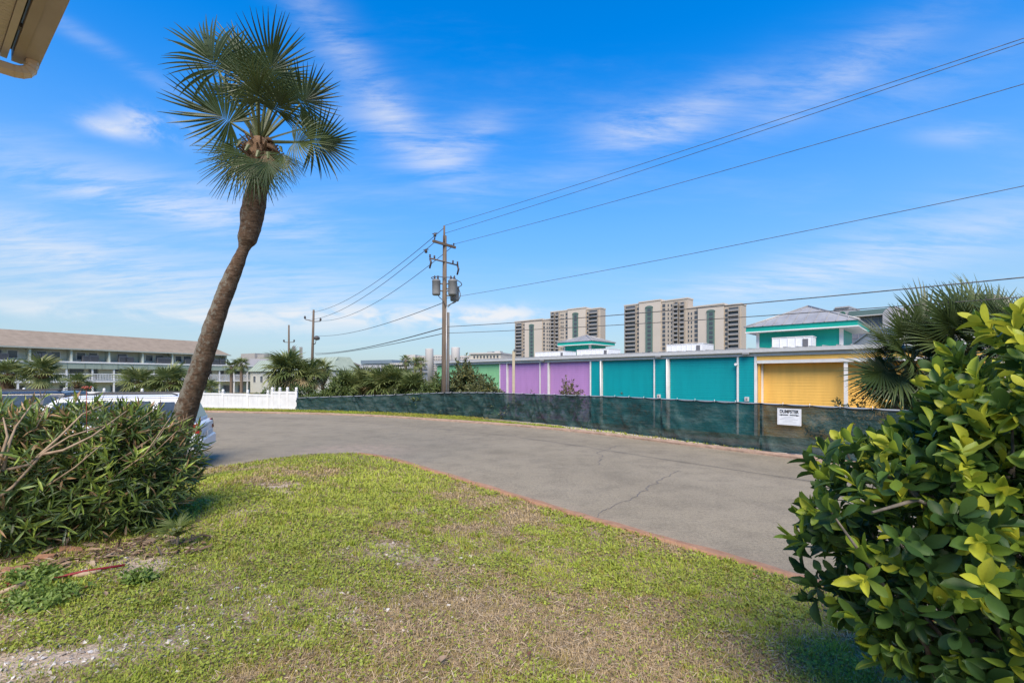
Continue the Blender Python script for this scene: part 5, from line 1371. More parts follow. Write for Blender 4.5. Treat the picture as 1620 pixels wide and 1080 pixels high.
# ---- the leaning palm
PDp = 7.5
pbase = Vector((at(276, HORIZON, PDp).x, PDp, float(lawn_z(np.array([at(276, HORIZON, PDp).x]), np.array([PDp]))[0]) - .05))
pal = empty('leaning_palm', pbase); tag(pal, 'tall leaning cabbage palm with kinked trunk and fan fronds at left', 'palm tree')
tp = [(270, 728, 38), (283, 690, 37), (297, 646, 35.5), (318, 590, 33.5), (330, 554, 32), (341.6, 518, 30), (353, 486, 28), (365, 454, 26.5), (377, 425, 24), (385, 405, 19), (389, 396, 17.5), (391, 389, 22), (394, 380, 29.5), (399, 362, 31), (401, 343, 33), (404, 324, 33.5), (407, 305, 32.5), (412, 284, 31.5), (416, 264, 31)]
tp = subdivide(np.array(tp, float), 4.0)
C_, R_ = [], []
for px, py, w in tp:
    p = at(px, py, PDp) - pbase; p.y += .25 * math.sin((py - 700) / 140.0) * .3
    C_.append(p); R_.append(w * (.86 if py > 388 else .96) / 2 / FPX * PDp)
def bark_mat():
    m = bpy.data.materials.new('palm_bark'); m.use_nodes = True
    nt = m.node_tree; N = nt.nodes.new; L = nt.links.new
    bs = nt.nodes['Principled BSDF']; bs.inputs['Roughness'].default_value = .95; bs.inputs['Specular IOR Level'].default_value = .15
    tc = N('ShaderNodeTexCoord')
    def nz(s, st=(1, 1, 1), d=7):
        mp = N('ShaderNodeMapping'); mp.inputs['Scale'].default_value = st; L(tc.outputs['Object'], mp.inputs[0])
        n = N('ShaderNodeTexNoise'); n.inputs['Scale'].default_value = s; n.inputs['Detail'].default_value = d; n.inputs['Roughness'].default_value = .65
        L(mp.outputs[0], n.inputs['Vector']); return n.outputs[0]
    r = N('ShaderNodeValToRGB'); e = r.color_ramp.elements
    e[0].position, e[0].color = .30, (.042, .028, .018, 1); e[1].position, e[1].color = .74, (.175, .12, .08, 1)
    q = e.new(.5); q.color = (.10, .062, .038, 1)
    L(nz(9, (1.2, 1.2, 2.6), 9), r.inputs[0])
    lich = N('ShaderNodeMapRange'); lich.inputs['From Min'].default_value = .55; lich.inputs['From Max'].default_value = .68
    a = N('ShaderNodeAttribute'); a.attribute_name = 'weather'
    ad_ = N('ShaderNodeMath'); ad_.operation = 'MULTIPLY_ADD'; L(a.outputs['Fac'], ad_.inputs[0]); ad_.inputs[1].default_value = .24; L(nz(15, (1, 1, .8), 7), ad_.inputs[2])
    L(ad_.outputs[0], lich.inputs['Value'])
    mx = N('ShaderNodeMix'); mx.data_type = 'RGBA'; L(lich.outputs[0], mx.inputs[0]); L(r.outputs[0], mx.inputs[6]); mx.inputs[7].default_value = (.165, .145, .11, 1)
    L(mx.outputs[2], bs.inputs['Base Color'])
    bp = N('ShaderNodeBump'); bp.inputs['Strength'].default_value = .6; bp.inputs['Distance'].default_value = .03
    L(nz(13, (1, 1, 3.2), 6), bp.inputs['Height']); L(bp.outputs[0], bs.inputs['Normal'])
    return m
nsg = 34; vs = []; wth = []
zacc = 0.0
for k, (c, r) in enumerate(zip(C_, R_)):
    t_ = (C_[min(k + 1, len(C_) - 1)] - C_[max(k - 1, 0)]).normalized(); u = t_.cross(Vector((0, 1, 0))).normalized(); w_ = u.cross(t_)
    if k: zacc += (c - C_[k - 1]).length
    ringy = 1 + .032 * math.sin(zacc * 2 * math.pi / .055 + 1.5 * math.sin(zacc * 3)) * (1 if zacc > 3.0 else .55) + .02 * math.sin(zacc * 9)
    for j in range(nsg):
        a_ = 2 * math.pi * j / nsg
        rr = r * ringy * (1 + .05 * (float(vnoise(math.cos(a_) * 2 + 5, math.sin(a_) * 2 + zacc * 6, .5, 3)) - .5) * 2 + .03 * (random.random() - .5))
        d_ = u * math.cos(a_) + w_ * math.sin(a_); vs.append(c + d_ * rr)
        wth.append(max(0, min(1, .5 + .75 * (-d_.x) + .1 * d_.y)) * (1.0 if zacc < 3.2 else .35))
i = np.arange(len(vs)).reshape(len(C_), nsg)
ff = np.stack([i[:-1], np.roll(i[:-1], -1, 1), np.roll(i[1:], -1, 1), i[1:]], -1).reshape(-1, 4)
link('trunk', np_mesh('trunk', np.array([tuple(v) for v in vs]), ff[:, ::-1], bark_mat(), {'weather': np.array(wth)}, smooth=True), pal)
# swollen crown shaft with old leaf bases
top = at(411, 220, PDp) - pbase; neck = at(417, 268, PDp) - pbase
MB().tube([neck - Vector((.02, 0, .12)), neck, neck.lerp(top, .35), neck.lerp(top, .75), top], [.155, .185, .235, .215, .11], 16).build('crown_shaft', boot_m, pal)
for k in range(90):
    a_ = random.random() * 2 * math.pi; h = random.random(); c = neck.lerp(top, h * .95 - .15); d_ = Vector((math.cos(a_), math.sin(a_), 0)); out = d_ * (.19 + .04 * math.sin(h * 3))
    b = MB(); L_ = random.uniform(.10, .22); up_ = (d_ * random.uniform(.25, .8) + Vector((0, 0, 1)) * random.uniform(.2, 1)).normalized(); sd = up_.cross(d_).normalized() * random.uniform(.025, .045)
    p0 = c + out * .8; p1 = p0 + up_ * L_; th = d_ * .018
    b.hull([p0 - sd, p0 + sd, p0 + sd * .6 + th, p0 - sd * .6 + th], [p1 - sd * .45, p1 + sd * .45, p1 + sd * .3 + th * .5, p1 - sd * .3 + th * .5]); b.build('leaf_base', boot_m, pal)
# hanging fibre and a broken stub at the right
for (dx, dz, ex, ez, r) in ((.10, -.16, .40, -.30, .05), (.12, -.22, .36, -.22, .035), (.08, -.30, .26, -.42, .03), (.16, -.1, .30, -.12, .04)):
    MB().tube([top + Vector((dx, -.12, dz)), top + Vector(((dx + ex) / 2, -.16, (dz + ez) / 2 + .03)), top + Vector((ex, -.14, ez))], [r, r * .8, r * .25], 8).build('dead_stub', boot_m, pal)
def toward(px, py, dy):
    return (at(px, py, PDp + dy) - pbase) - top
# (where the fan's centre sits in the photograph, depth offset, turn of the fan towards the viewer, variant, size)
fronds = [(340, 98, -.2, .9, 85), (381, 89, .1, .9, 68), (425, 116, -.2, .85, 72), (402, 106, .4, .5, 68), (448, 120, .3, .7, 60), (476, 160, .1, .9, 58), (470, 138, .4, .6, 56), (497, 220, .0, .95, 64), (461, 216, -.35, .7, 48), (363, 188, -.2, .95, 74),
          (354, 138, .3, .6, 52), (408, 150, -.5, .8, 55), (440, 166, -.4, .7, 52), (386, 150, .5, .5, 58), (486, 192, .4, .5, 48), (430, 146, .5, .4, 60), (372, 214, .4, .5, 44), (392, 130, -.3, .4, 50), (388, 238, -.42, 9, 66), (446, 240, -.2, 9, 44), (375, 232, -.1, 9, 40), (406, 248, -.5, 9, 62), (424, 250, -.45, 9, 50), (434, 236, .2, 9, 52), (398, 232, .4, 9, 50)]
fi = 0
camdir = (Vector((0, 0, CAM_Z)) - (pbase + top)).normalized()
for (px, py, dy, turn, lpx) in fronds:
    v_ = toward(px, py, dy); d_ = v_.normalized(); fi += 1
    Lf = lpx / FPX * PDp; k = fi % 4; org = top - d_ * .02 + Vector((0, 0, -.05)); pet_ = max(.2, v_.length)
    if turn > 1:                       # old leaves that hang straight down
        d_ = Vector(((px - 411) * .012, -.35, -.9)).normalized(); org = top + v_ - d_ * .12; pet_ = .12; turn = .9
    me = frond_mesh('frond', 100 + fi, [frond_m, petiole_m], n=40, L=Lf, pet=pet_, droop=(.16, .26, .12, .2)[k], A=R((128, 118, 138, 124)[k] if pet_ > .15 else 75), cup=(.2, .32, .15, .28)[k], segs=5, hang=.30, wscale=.95)
    o = link('frond', me, pal)
    upn = (Vector((0, 0, 1)) - d_ * d_.z)
    if upn.length < .25: upn = Vector((-d_.x, -d_.y, .2))
    upn.normalize()
    face = camdir if camdir.dot(upn) > -.35 else -camdir
    hint = upn * (1 - turn) + face * turn * 1.1 + Vector((random.uniform(-.25, .25), random.uniform(-.2, .2), random.uniform(-.2, .2)))
    place(o, org, d_, hint, 1.0)

for k, (dx, dz, L_) in enumerate(((.18, -.10, .42), (-.16, -.16, .38), (.05, -.2, .5))):     # withered leaves under the crown
    me = frond_mesh('dead_frond', 160 + k, [dead_frond, dead_frond], n=16, L=L_, pet=.15, droop=.1, A=R(38), cup=.1, segs=4, hang=.5)
    o = link('dead_frond', me, pal); place(o, top + Vector((dx, -.16, dz)), Vector((dx * .8, -.25, -1)), Vector((0, -1, .2)), 1.0)

# ---- other palms: trunk + crown
def palm(name, label, base, h, crown_r, nf, lean=(0, 0), trunk_r=.14, group='palms behind the fences', boots=False, elmin=-35, elmax=80, nl=18, dead=.1, seed=0, skirt=False):
    g = np.random.default_rng(seed + 500); base = Vector(base)
    o = empty(name, base); tag(o, label, 'palm tree', group)
    if h > .3:
        pts_ = [(lean[0] * (t ** 1.5), lean[1] * t, h * t) for t in np.linspace(0, 1, 8)]
        mbt = MB()
        rr = [trunk_r * (1.25 - .25 * min(1, t * 3)) * (1 + .05 * math.sin(t * 40)) for t in np.linspace(0, 1, 8)]
        mbt.tube(pts_, rr, 12)
        if boots:
            for k in range(int(h * 40)):
                a_ = g.random() * 6.28; z = h * (g.random() ** .8); d_ = Vector((math.cos(a_), math.sin(a_), 0)); p0 = d_ * trunk_r * .9 + Vector((lean[0] * (z / h) ** 1.5, lean[1] * z / h, z)); p1 = p0 + d_ * .16 + Vector((0, 0, .22)); sd = Vector((-d_.y, d_.x, 0)) * .06
                mbt.hull([p0 - sd, p0 + sd, p0 + sd * .5 + d_ * .03, p0 - sd * .5 + d_ * .03], [p1 - sd * .4, p1 + sd * .4, p1 + sd * .3 + d_ * .02, p1 - sd * .3 + d_ * .02])
        mbt.build('trunk', boot_m if boots else mat('far_palm_trunk', (.20, .145, .10), (.12, .085, .06), rough=.95, scale=8, stretch=(1, 1, 3), bump=.4), o)
    top_ = np.array([lean[0], lean[1], h])
    V, F, MI, RN = [], [], [], []; off = 0
    for k in range(nf):
        fvv, fff, fmi = frond_arrays(int(g.integers(1, 9999)), n=nl, L=crown_r * .58, pet=crown_r * .42, segs=3, droop=g.uniform(.2, .5), hang=.4, A=R(g.uniform(105, 130)), wscale=1.0)
        el = R(elmin + (elmax - elmin) * ((k + .5) / nf) + g.normal(0, 8)); az = k * 2.39996 + g.normal(0, .3)
        d_ = np.array([[math.cos(az) * math.cos(el), math.sin(az) * math.cos(el), math.sin(el)]]); nn = np.array([[-math.cos(az) * math.sin(el), -math.sin(az) * math.sin(el), math.cos(el) + .01]]) + g.normal(0, .35, (1, 3))
        rot = frames(d_, nn)[0]; sc_ = g.uniform(.8, 1.12)
        V.append((fvv * sc_) @ rot.T + top_); F.append(fff + off); MI.append(fmi); off += len(fvv)
        RN.append(np.full(len(fvv), 1.0 if g.random() < dead and el < .1 else np.clip(g.normal(.45, .22), 0, .86)))
    link('crown', np_mesh('crown', np.concatenate(V), np.concatenate(F), [frond_far, petiole_m], {'rnd': np.concatenate(RN)}, mat_idx=np.concatenate(MI)), o)
    return o
def gz(x, y): return float(ground_z(np.array([x]), np.array([y]))[0])
def palm_px(name, label, px, py_crown, D, r_px, nf, **kw):
    p = at(px, py_crown, D); z0 = gz(p.x, p.y); return palm(name, label, (p.x, p.y, z0), p.z - z0, r_px / FPX * D, nf, **kw)
palm_px('cabbage_palm', 'full cabbage palm with hanging fronds left of the leaning utility pole', 455, 588, 36, 37, 78, elmin=-80, dead=.22, seed=1, trunk_r=.17, boots=True)
palm_px('cabbage_palm', 'cabbage palm in front of the leaning utility pole', 489, 594, 36, 27, 52, elmin=-80, dead=.25, seed=2, boots=True)
palm_px('cabbage_palm', 'small cabbage palm just right of the leaning utility pole', 511, 585, 38, 20, 34, elmin=-70, seed=3, boots=True)
palm_px('cabbage_palm', 'tall cabbage palm with thin trunk in front of the motel stair, left of its twin', 366, 580, 62, 13, 18, elmin=-50, seed=4, trunk_r=.2)
palm_px('cabbage_palm', 'tall cabbage palm with thin trunk in front of the motel stair, right of its twin', 382, 576, 62, 14, 18, elmin=-50, seed=5, trunk_r=.2)
palm_px('cabbage_palm', 'thin cabbage palm left of the white apartment block, standing apart', 642, 570, 60, 12, 16, elmin=-50, seed=6, trunk_r=.17)
palm_px('cabbage_palm', 'thin cabbage palm in front of the white apartment block, left of a close pair', 657, 575, 58, 12, 15, elmin=-60, seed=7, trunk_r=.17)
palm_px('cabbage_palm', 'thin cabbage palm in front of the white apartment block, right of a close pair', 666, 574, 58, 12, 15, elmin=-60, seed=8, trunk_r=.17)
palm_px('cabbage_palm', 'short cabbage palm with stubbly trunk at the left picture edge', 12, 592, 40, 27, 24, elmin=-35, seed=9, trunk_r=.42, boots=True)
palm_px('cabbage_palm', 'short cabbage palm with stubbly trunk, second from the left edge', 66, 592, 40, 33, 30, elmin=-35, seed=10, trunk_r=.45, boots=True)
palm_px('cabbage_palm', 'loose fronded palm between the stubbly palms and the leaning palm', 122, 607, 38, 22, 14, elmin=-20, seed=11, boots=True)
palm_px('cabbage_palm', 'bushy palm over the white car, left one of two', 220, 606, 34, 30, 32, elmin=-30, seed=12, boots=True)
palm_px('cabbage_palm', 'bushy palm over the white car, right one of two beside the leaning trunk', 270, 606, 34, 34, 36, elmin=-35, seed=13, boots=True)
palm_px('cabbage_palm', 'low palm showing just right of the leaning trunk above the vinyl fence', 332, 615, 34, 19, 16, elmin=-20, seed=14)
for k, (px, py, D, r_, nf) in enumerate(((548, 614, 30, 30, 30), (575, 612, 31, 34, 36), (604, 614, 30, 36, 38), (632, 612, 30, 36, 38), (652, 616, 28.5, 30, 30), (616, 590, 40, 15, 20))):
    palm_px('palmetto', ('palmetto clump behind the green mesh fence, right beside the vine thicket', 'palmetto clump behind the green mesh fence, second of the row from the left', 'palmetto clump behind the green mesh fence, third of the row from the left', 'pale palmetto clump behind the green mesh fence, fourth of the row from the left', 'palmetto clump behind the green mesh fence, last of the row before the pole', 'dark round palm top standing above the palmetto row')[k], px, py, D, r_, nf, elmin=5, elmax=85, seed=20 + k, group='palmettos behind the mesh fence', dead=.05)

# ---- big palmettos at right, behind the fence: frond by frond
pv = [frond_mesh('frond', 300 + k, [frond_m, petiole_m], n=44, L=1.0, pet=.75, droop=(.12, .2, .28)[k], A=R((118, 110, 125)[k]), cup=.3, segs=5, hang=.12, wscale=1.2) for k in range(3)]
def palmetto_clump(label, px, py, D, fr, seed):
    g = random.Random(seed); c = at(px, py, D); z0 = gz(c.x, c.y); o = empty('large_palmetto', (c.x, c.y, z0)); tag(o, label, 'palm tree', 'large palmettos behind the fence at right')
    hgt = max(.3, c.z - z0); MB().tube([(0, 0, 0), (.02, 0, hgt * .6), (0, 0, hgt)], [.17, .16, .12], 12).build('trunk', boot_m, o)
    for (fx, fy, dy, sc_) in fr:
        tgt = at(fx, fy, D + dy) - Vector((c.x, c.y, z0)); org = Vector((0, 0, hgt)); d_ = (tgt - org); q = link('frond', g.choice(pv), o)
        n_ = Vector((0, 0, 1)) * .7 + Vector((g.uniform(-.5, .5), -.75 + g.uniform(-.3, .3), g.uniform(-.2, .3)))
        if d_.normalized().z > .8: n_ = Vector((g.uniform(-.6, .6), -1, .2))
        place(q, org, d_, n_, max(.55, min(1.25, d_.length / 1.12)) * sc_)
palmetto_clump('large palmetto with spread fan fronds nearest the yellow porch', 1440, 575, 12.2, [(1385, 590, -.3, 1), (1398, 555, 0, 1), (1430, 520, -.2, 1), (1465, 500, .2, 1.05), (1395, 530, .3, .95), (1420, 600, -.6, 1), (1450, 610, -.5, 1), (1480, 560, -.5, .95), (1475, 525, .5, 1), (1410, 575, .6, .9), (1440, 560, -.9, .9), (1460, 590, -.8, .9), (1405, 622, -.5, .7), (1495, 600, -.4, .9), (1430, 545, .8, 1), (1380, 610, .1, .85), (1470, 540, -.2, 1), (1450, 530, .3, 1), (1500, 570, 0, 1), (1425, 630, -.4, .8), (1470, 625, -.4, .85), (1390, 570, .5, .9), (1410, 540, -.4, .85)], 1)
palmetto_clump('large palmetto with tall tan-tipped fronds behind the right shrub', 1535, 560, 11.8, [(1500, 505, -.3, 1.05), (1520, 490, .2, 1.05), (1548, 488, -.1, 1.05), (1575, 495, -.2, 1), (1600, 510, .2, 1), (1490, 540, -.5, .95), (1580, 540, -.5, 1), (1530, 530, -.8, .95), (1560, 560, -.7, .9), (1615, 545, 0, 1), (1500, 585, -.6, .95), (1545, 595, -.7, .9), (1510, 520, .3, 1), (1565, 520, .3, 1), (1540, 510, -.5, 1), (1590, 580, -.5, .95), (1520, 560, .2, 1), (1480, 520, 0, 1)], 2)
palmetto_clump('large palmetto at the right picture edge, mostly behind the shrub', 1625, 560, 11.2, [(1580, 505, -.2, 1), (1605, 495, 0, 1), (1640, 500, 0, 1), (1590, 540, -.5, 1), (1650, 540, -.3, 1), (1615, 580, -.6, 1)], 3)
palmetto_clump('low palmetto under the larger one at the end of the fence', 1415, 640, 11.9, [(1380, 625, -.1, .75), (1400, 605, .2, .75), (1430, 610, -.2, .8), (1395, 645, -.2, .7), (1440, 635, -.3, .75)], 4)

# ------------------------------------------------------------------ leafy plants
def leaf_template(kind):
    if kind == 'lance': st = [(0, .03), (.25, .8), (.6, .85), (1, 0)]; w = .075; fold = .35; bend = -.10
    elif kind == 'obovate': st = [(0, .10), (.22, .50), (.45, .9), (.66, 1.0), (.87, .62), (1, .0)]; w = .205; fold = .30; bend = -.10
    else: st = [(0, .05), (.35, 1.0), (.7, .8), (1, 0)]; w = .2; fold = .2; bend = -.08
    v = []; f = []
    for t, q in st:
        z = bend * t * t; v += [(-w * q, t, z + w * q * fold), (0, t, z), (w * q, t, z + w * q * fold)]
    for k in range(len(st) - 1):
        for j in range(2):
            a = k * 3 + j; b = (k + 1) * 3 + j; f += [(a, a + 1, b + 1), (a, b + 1, b)]
    return np.array(v, float), np.array(f)
LEAF = {k: leaf_template(k) for k in ('lance', 'obovate', 'oval')}
def whorls(tips, dirs, m, spread, length, jitter=.25, gen=rng, tilt=.0):
    """leaves round each twig tip; returns positions, rotations, lengths"""
    n = len(tips); D_ = nrm(dirs); ref = np.where(np.abs(D_[:, 2:3]) > .9, np.array([[1., 0, 0]]), np.array([[0, 0, 1.]])); U = nrm(np.cross(D_, ref)); W = np.cross(D_, U)
    k = np.tile(np.arange(m), n); ti = np.repeat(np.arange(n), m)
    az = k * 2.39996 + np.repeat(gen.random(n) * 6.28, m) + gen.normal(0, .25, n * m)
    sp = spread[0] + (spread[1] - spread[0]) * (k / max(1, m - 1)) + gen.normal(0, jitter, n * m)
    rad = U[ti] * np.cos(az)[:, None] + W[ti] * np.sin(az)[:, None]
    d = D_[ti] * np.cos(sp)[:, None] + rad * np.sin(sp)[:, None]
    d[:, 2] += tilt; nn = D_[ti] * 1.0 - rad * .25 + gen.normal(0, .25, (n * m, 3))
    pos = tips[ti] - D_[ti] * (k / m * length * .9)[:, None]
    ln = length * (.6 + .5 * gen.random(n * m)) * (.75 + .35 * np.sin(np.pi * np.clip(k / m, 0.05, 1)))
    return pos, frames(d, nn), ln, k / m
def blob_points(n, lobes, gen, shell=.55):
    """points in a union of ellipsoid lobes, gathered towards their surface; lobes: (centre, radii)"""
    vol = np.array([l[1][0] * l[1][1] * l[1][2] for l in lobes]) ** .8; pick = gen.choice(len(lobes), n, p=vol / vol.sum())
    d = nrm(gen.normal(0, 1, (n, 3))); r = (shell + (1 - shell) * gen.random(n)) ** .6
    r = r * (1 + gen.normal(0, .07, n))
    c = np.array([l[0] for l in lobes])[pick]; rad = np.array([l[1] for l in lobes])[pick]
    return c + d * rad * r[:, None], d / rad
def leafy(name, label, cat, group, root, lobes, n_tip, m_leaf, length, kind, mat_mass, spread=(.35, 1.2), shell=.5, seed=0, rnd=(.45, .22), up=.5, stems=14, stem_m=None, stem_r=.012, singles=0, mat_single=None, zmin=None, young=.0, part='leaves', keep=None, top=0.0, dry=0.0):
    g = np.random.default_rng(seed + 900); o = empty(name, root); tag(o, label, cat, group); root = np.array(root)
    p, d = blob_points(n_tip, lobes, g, shell)
    if zmin is not None: k = p[:, 2] > zmin; p, d = p[k], d[k]
    if keep is not None: k = keep(p); p, d = p[k], d[k]
    d = nrm(d) + np.array([0, 0, up]) + g.normal(0, .3, d.shape)
    pos, rot, ln, kk = whorls(p, d, m_leaf, spread, length, gen=g)
    tv, tf = LEAF[kind]
    hi = sstep(.25, 1.0, (p[:, 2] - p[:, 2].min()) / max(.01, np.ptp(p[:, 2])))
    r = np.clip(g.normal(rnd[0], rnd[1], len(pos)) + young * (np.repeat(g.random(len(p)) < .55, m_leaf) * (1 - kk) - .3) + top * np.repeat(hi - .4, m_leaf), 0, .999)
    if dry: r[g.random(len(r)) < dry] = .999
    idx = np.arange(len(pos)); shp = np.column_stack([g.uniform(.75, 1.25, len(pos)), np.ones(len(pos)), g.choice([-.6, .6, 1.5, 2.6, 3.4], len(pos), p=[.08, .32, .3, .2, .1])])
    if singles:
        dist = np.linalg.norm(pos - np.array([0, 0, CAM_Z]), axis=1); px = CX + FPX * pos[:, 0] / np.maximum(pos[:, 1], .1); py = HORIZON - FPX * (pos[:, 2] - CAM_Z) / np.maximum(pos[:, 1], .1)
        seen = (px > 10) & (px < 1600) & (py < 1070); order = np.argsort(np.where(seen, dist, 99)); sel = order[:singles]; msk = np.ones(len(pos), bool); msk[sel] = False
        n_m = len(mat_single); meshes = [np_mesh('leaf', tv, tf, mm, smooth=True) for mm in mat_single]
        for q in sel:
            ob = link('leaf', meshes[min(n_m - 1, int(r[q] * n_m))], o); M_ = Matrix(rot[q].tolist()).to_4x4(); M_.translation = Vector(pos[q] - root); ob.matrix_basis = M_ @ Matrix.Diagonal((*(shp[q] * ln[q]).tolist(), 1))
        idx = idx[msk]
    v, f = scatter(tv, tf, rot[idx], pos[idx] - root, shp[idx] * ln[idx][:, None])
    lo_ = link(part, np_mesh(part, v, f, mat_mass, {'rnd': np.repeat(r[idx], len(tv))}, smooth=True), o); lo_['kind'] = 'stuff'
    if stems:
        sm = stem_m or mat('stem_bark', (.20, .165, .12), (.12, .095, .07), rough=.9, scale=20)
        tips = p[g.choice(len(p), min(stems, len(p)), replace=False)] - root
        for t_ in tips:
            b0 = Vector((t_[0] * g.uniform(.05, .25) + g.normal(0, .05), t_[1] * g.uniform(.05, .25) + g.normal(0, .05), 0)); t_ = Vector(t_)
            mid = b0.lerp(t_, .5) + Vector((g.normal(0, .06), g.normal(0, .06), abs(g.normal(.05, .05))))
            q1 = b0.lerp(mid, .55) + Vector((g.normal(0, .02), g.normal(0, .02), 0)); q2 = mid.lerp(t_, .55) + Vector((g.normal(0, .03), g.normal(0, .03), 0))
            MB().tube([b0, q1, mid, q2, t_], [stem_r * 1.5, stem_r * 1.2, stem_r, stem_r * .7, stem_r * .3], 6).build('branch', sm, o)
    return o, p
# -- left shrub: long narrow leaves, tan twigs
ol = [(0, (.05, .08, .022)), (.45, (.10, .15, .032)), (.72, (.17, .235, .04)), (.9, (.28, .35, .05)), (.985, (.32, .35, .06)), (1, (.34, .20, .10))]
ol_mass = leaf_mat('lance_leaves', ol, rough=.4, spec=.5, transl=.2, vein=.0)
def single_mats(pref, stops, **kw): return [leaf_mat(f'{pref}_{w}', [(0, tuple(a * .85 for a in c)), (1, tuple(min(1, a * 1.15) for a in c))], source='object', **kw) for w, c in stops]
ol_single = single_mats('lance_leaf', (('deep', (.055, .088, .022)), ('green', (.10, .15, .032)), ('fresh', (.18, .25, .042)), ('young', (.29, .36, .055))), rough=.4, spec=.5, transl=.2, vein=.05)
shrub_z = float(lawn_z(np.array([-4.2]), np.array([4.6]))[0])
lob = [((-4.55, 4.5, 1.02), (1.05, .95, .70)), ((-3.95, 4.65, .98), (.62, .75, .58)), ((-3.78, 4.85, 1.18), (.46, .6, .46)), ((-4.9, 4.2, 1.08), (.9, .8, .64)), ((-4.1, 4.5, 1.46), (.62, .6, .36)), ((-5.6, 4.4, 1.05), (.8, .9, .68)), ((-4.4, 3.85, .78), (.62, .4, .34)), ((-3.62, 4.6, .88), (.36, .5, .40)), ((-4.7, 4.2, 1.58), (.55, .5, .27)), ((-5.2, 4.1, 1.52), (.5, .5, .30)), ((-3.9, 4.7, 1.5), (.35, .4, .2))]
twig_m = mat('tan_twig', (.36, .26, .165), (.24, .165, .10), rough=.85, scale=18)
sh, tipsL = leafy('lance_leaf_shrub', 'wide green shrub with long narrow leaves and bare tan twigs at left', 'shrub', None, (-4.2, 4.5, shrub_z), lob, 3000, 9, .15, 'lance', ol_mass, spread=(.25, 1.25), shell=.35, seed=1, rnd=(.43, .22), young=.7, top=.25, dry=.07, stems=40, stem_m=twig_m, stem_r=.007, singles=300, mat_single=ol_single, zmin=.52)
g = np.random.default_rng(77)
for k in range(18):      # long bare twigs reaching up and to the right through the top of the shrub
    x = g.uniform(-5.2, -3.7); y = g.uniform(3.9, 4.7); z = g.uniform(1.0, 1.35); L_ = g.uniform(.4, .95); a_ = R(g.uniform(12, 60)); b0 = Vector((x + 4.2, y - 4.5, z - shrub_z)); d_ = Vector((math.cos(a_), g.uniform(-.25, .3), math.sin(a_)))
    p1 = b0 + d_ * L_ * .5 + Vector((0, 0, .04 * g.normal())); p2 = b0 + d_ * L_ + Vector((.03 * g.normal(), 0, .09 * g.random()))
    tw = MB().tube([b0 - d_ * .2, b0, p1, p2], [.009, .008, .006, .0025], 6).build('twig', twig_m, sh)
    if g.random() < .6:
        q = p1 + Vector((g.uniform(-.05, .18), g.normal() * .05, g.uniform(.08, .25))); MB().tube([p1, p1.lerp(q, .5) + Vector((.015, 0, 0)), q], [.006, .005, .002], 5).build('side_twig', twig_m, tw)
# thick branches at the left edge
for pts_ in ([(0, 745, 3.75), (45, 735, 3.85), (95, 690, 4.0), (130, 655, 4.15), (165, 640, 4.3)], [(-20, 800, 3.7), (20, 770, 3.8), (70, 715, 3.9), (110, 690, 4.0), (180, 668, 4.2)], [(5, 742, 3.75), (15, 700, 3.8), (25, 675, 3.9), (50, 640, 4.0)], [(60, 720, 3.9), (100, 712, 3.9), (145, 690, 4.05), (200, 650, 4.3)], [(-10, 760, 3.7), (12, 690, 3.75), (5, 660, 3.8)]):
    P_ = [at(*p) - Vector((-4.2, 4.5, shrub_z)) for p in pts_]; n_ = len(P_); MB().tube(P_, [.014 * (1 - .7 * k / (n_ - 1)) for k in range(n_)], 8).build('branch', twig_m, sh)
# red-brown flower stalk sticking up
fs_ = at(137, 640, 4.0) - Vector((-4.2, 4.5, shrub_z)); ft = at(137, 612, 4.0) - Vector((-4.2, 4.5, shrub_z)); rust = mat('rust_bloom', (.34, .085, .05), (.24, .06, .035), rough=.7)
bl = MB(); bl.tube([fs_ - Vector((0, 0, .25)), fs_, ft], .003, 6)
for k in range(16):
    a_ = k * 2.4; c = ft + Vector((math.cos(a_) * .05 * (k % 4) / 3.5, math.sin(a_) * .02, -.006 * (k % 3))); bl.lathe(c, [(.001, -.009), (.007, -.003), (.007, .004), (.002, .009)], 7)
bl.build('bloom', rust, sh)

# -- right shrub: big rounded leaves
ob = [(0, (.038, .085, .022)), (.4, (.08, .155, .028)), (.62, (.19, .28, .034)), (.85, (.32, .40, .034)), (1, (.48, .49, .045))]
ob_mass = leaf_mat('round_leaves', ob, rough=.42, spec=.3, transl=.36, vein=.1)
ob_single = single_mats('round_leaf', (('deep', (.04, .09, .024)), ('green', (.08, .155, .03)), ('mid', (.18, .27, .034)), ('fresh', (.30, .39, .034)), ('young', (.45, .47, .042))), rough=.42, spec=.3, transl=.36, vein=.12)
rs_z = float(lawn_z(np.array([2.2]), np.array([2.0]))[0])
lobr = [((2.16, 1.85, 1.88), (.42, .40, .40)), ((1.97, 1.85, 1.66), (.38, .4, .32)), ((2.15, 2.05, 1.22), (.78, .70, .62)), ((1.67, 1.95, 1.42), (.40, .40, .34)), ((2.40, 1.95, 1.78), (.55, .55, .55)), ((1.80, 1.9, 1.05), (.40, .42, .34)), ((2.10, 1.85, .82), (.45, .45, .40)), ((1.95, 2.0, 1.62), (.35, .4, .22)), ((2.75, 2.3, 1.3), (.7, .7, .8)), ((2.05, 1.55, 1.05), (.40, .30, .40))]
grey_bark = mat('grey_twig', (.17, .145, .115), (.10, .085, .065), rough=.9, scale=25)
rsh, tipsR = leafy('round_leaf_shrub', 'dense shrub with glossy rounded leaves, yellow green at the tips, at right', 'shrub', None, (2.2, 2.0, rs_z), lobr, 1250, 9, .104, 'obovate', ob_mass, spread=(.35, 1.15), shell=.62, seed=2, rnd=(.40, .18), young=.85, top=.45, up=.6, stems=60, stem_m=grey_bark, stem_r=.011, singles=300, mat_single=ob_single, zmin=.5)
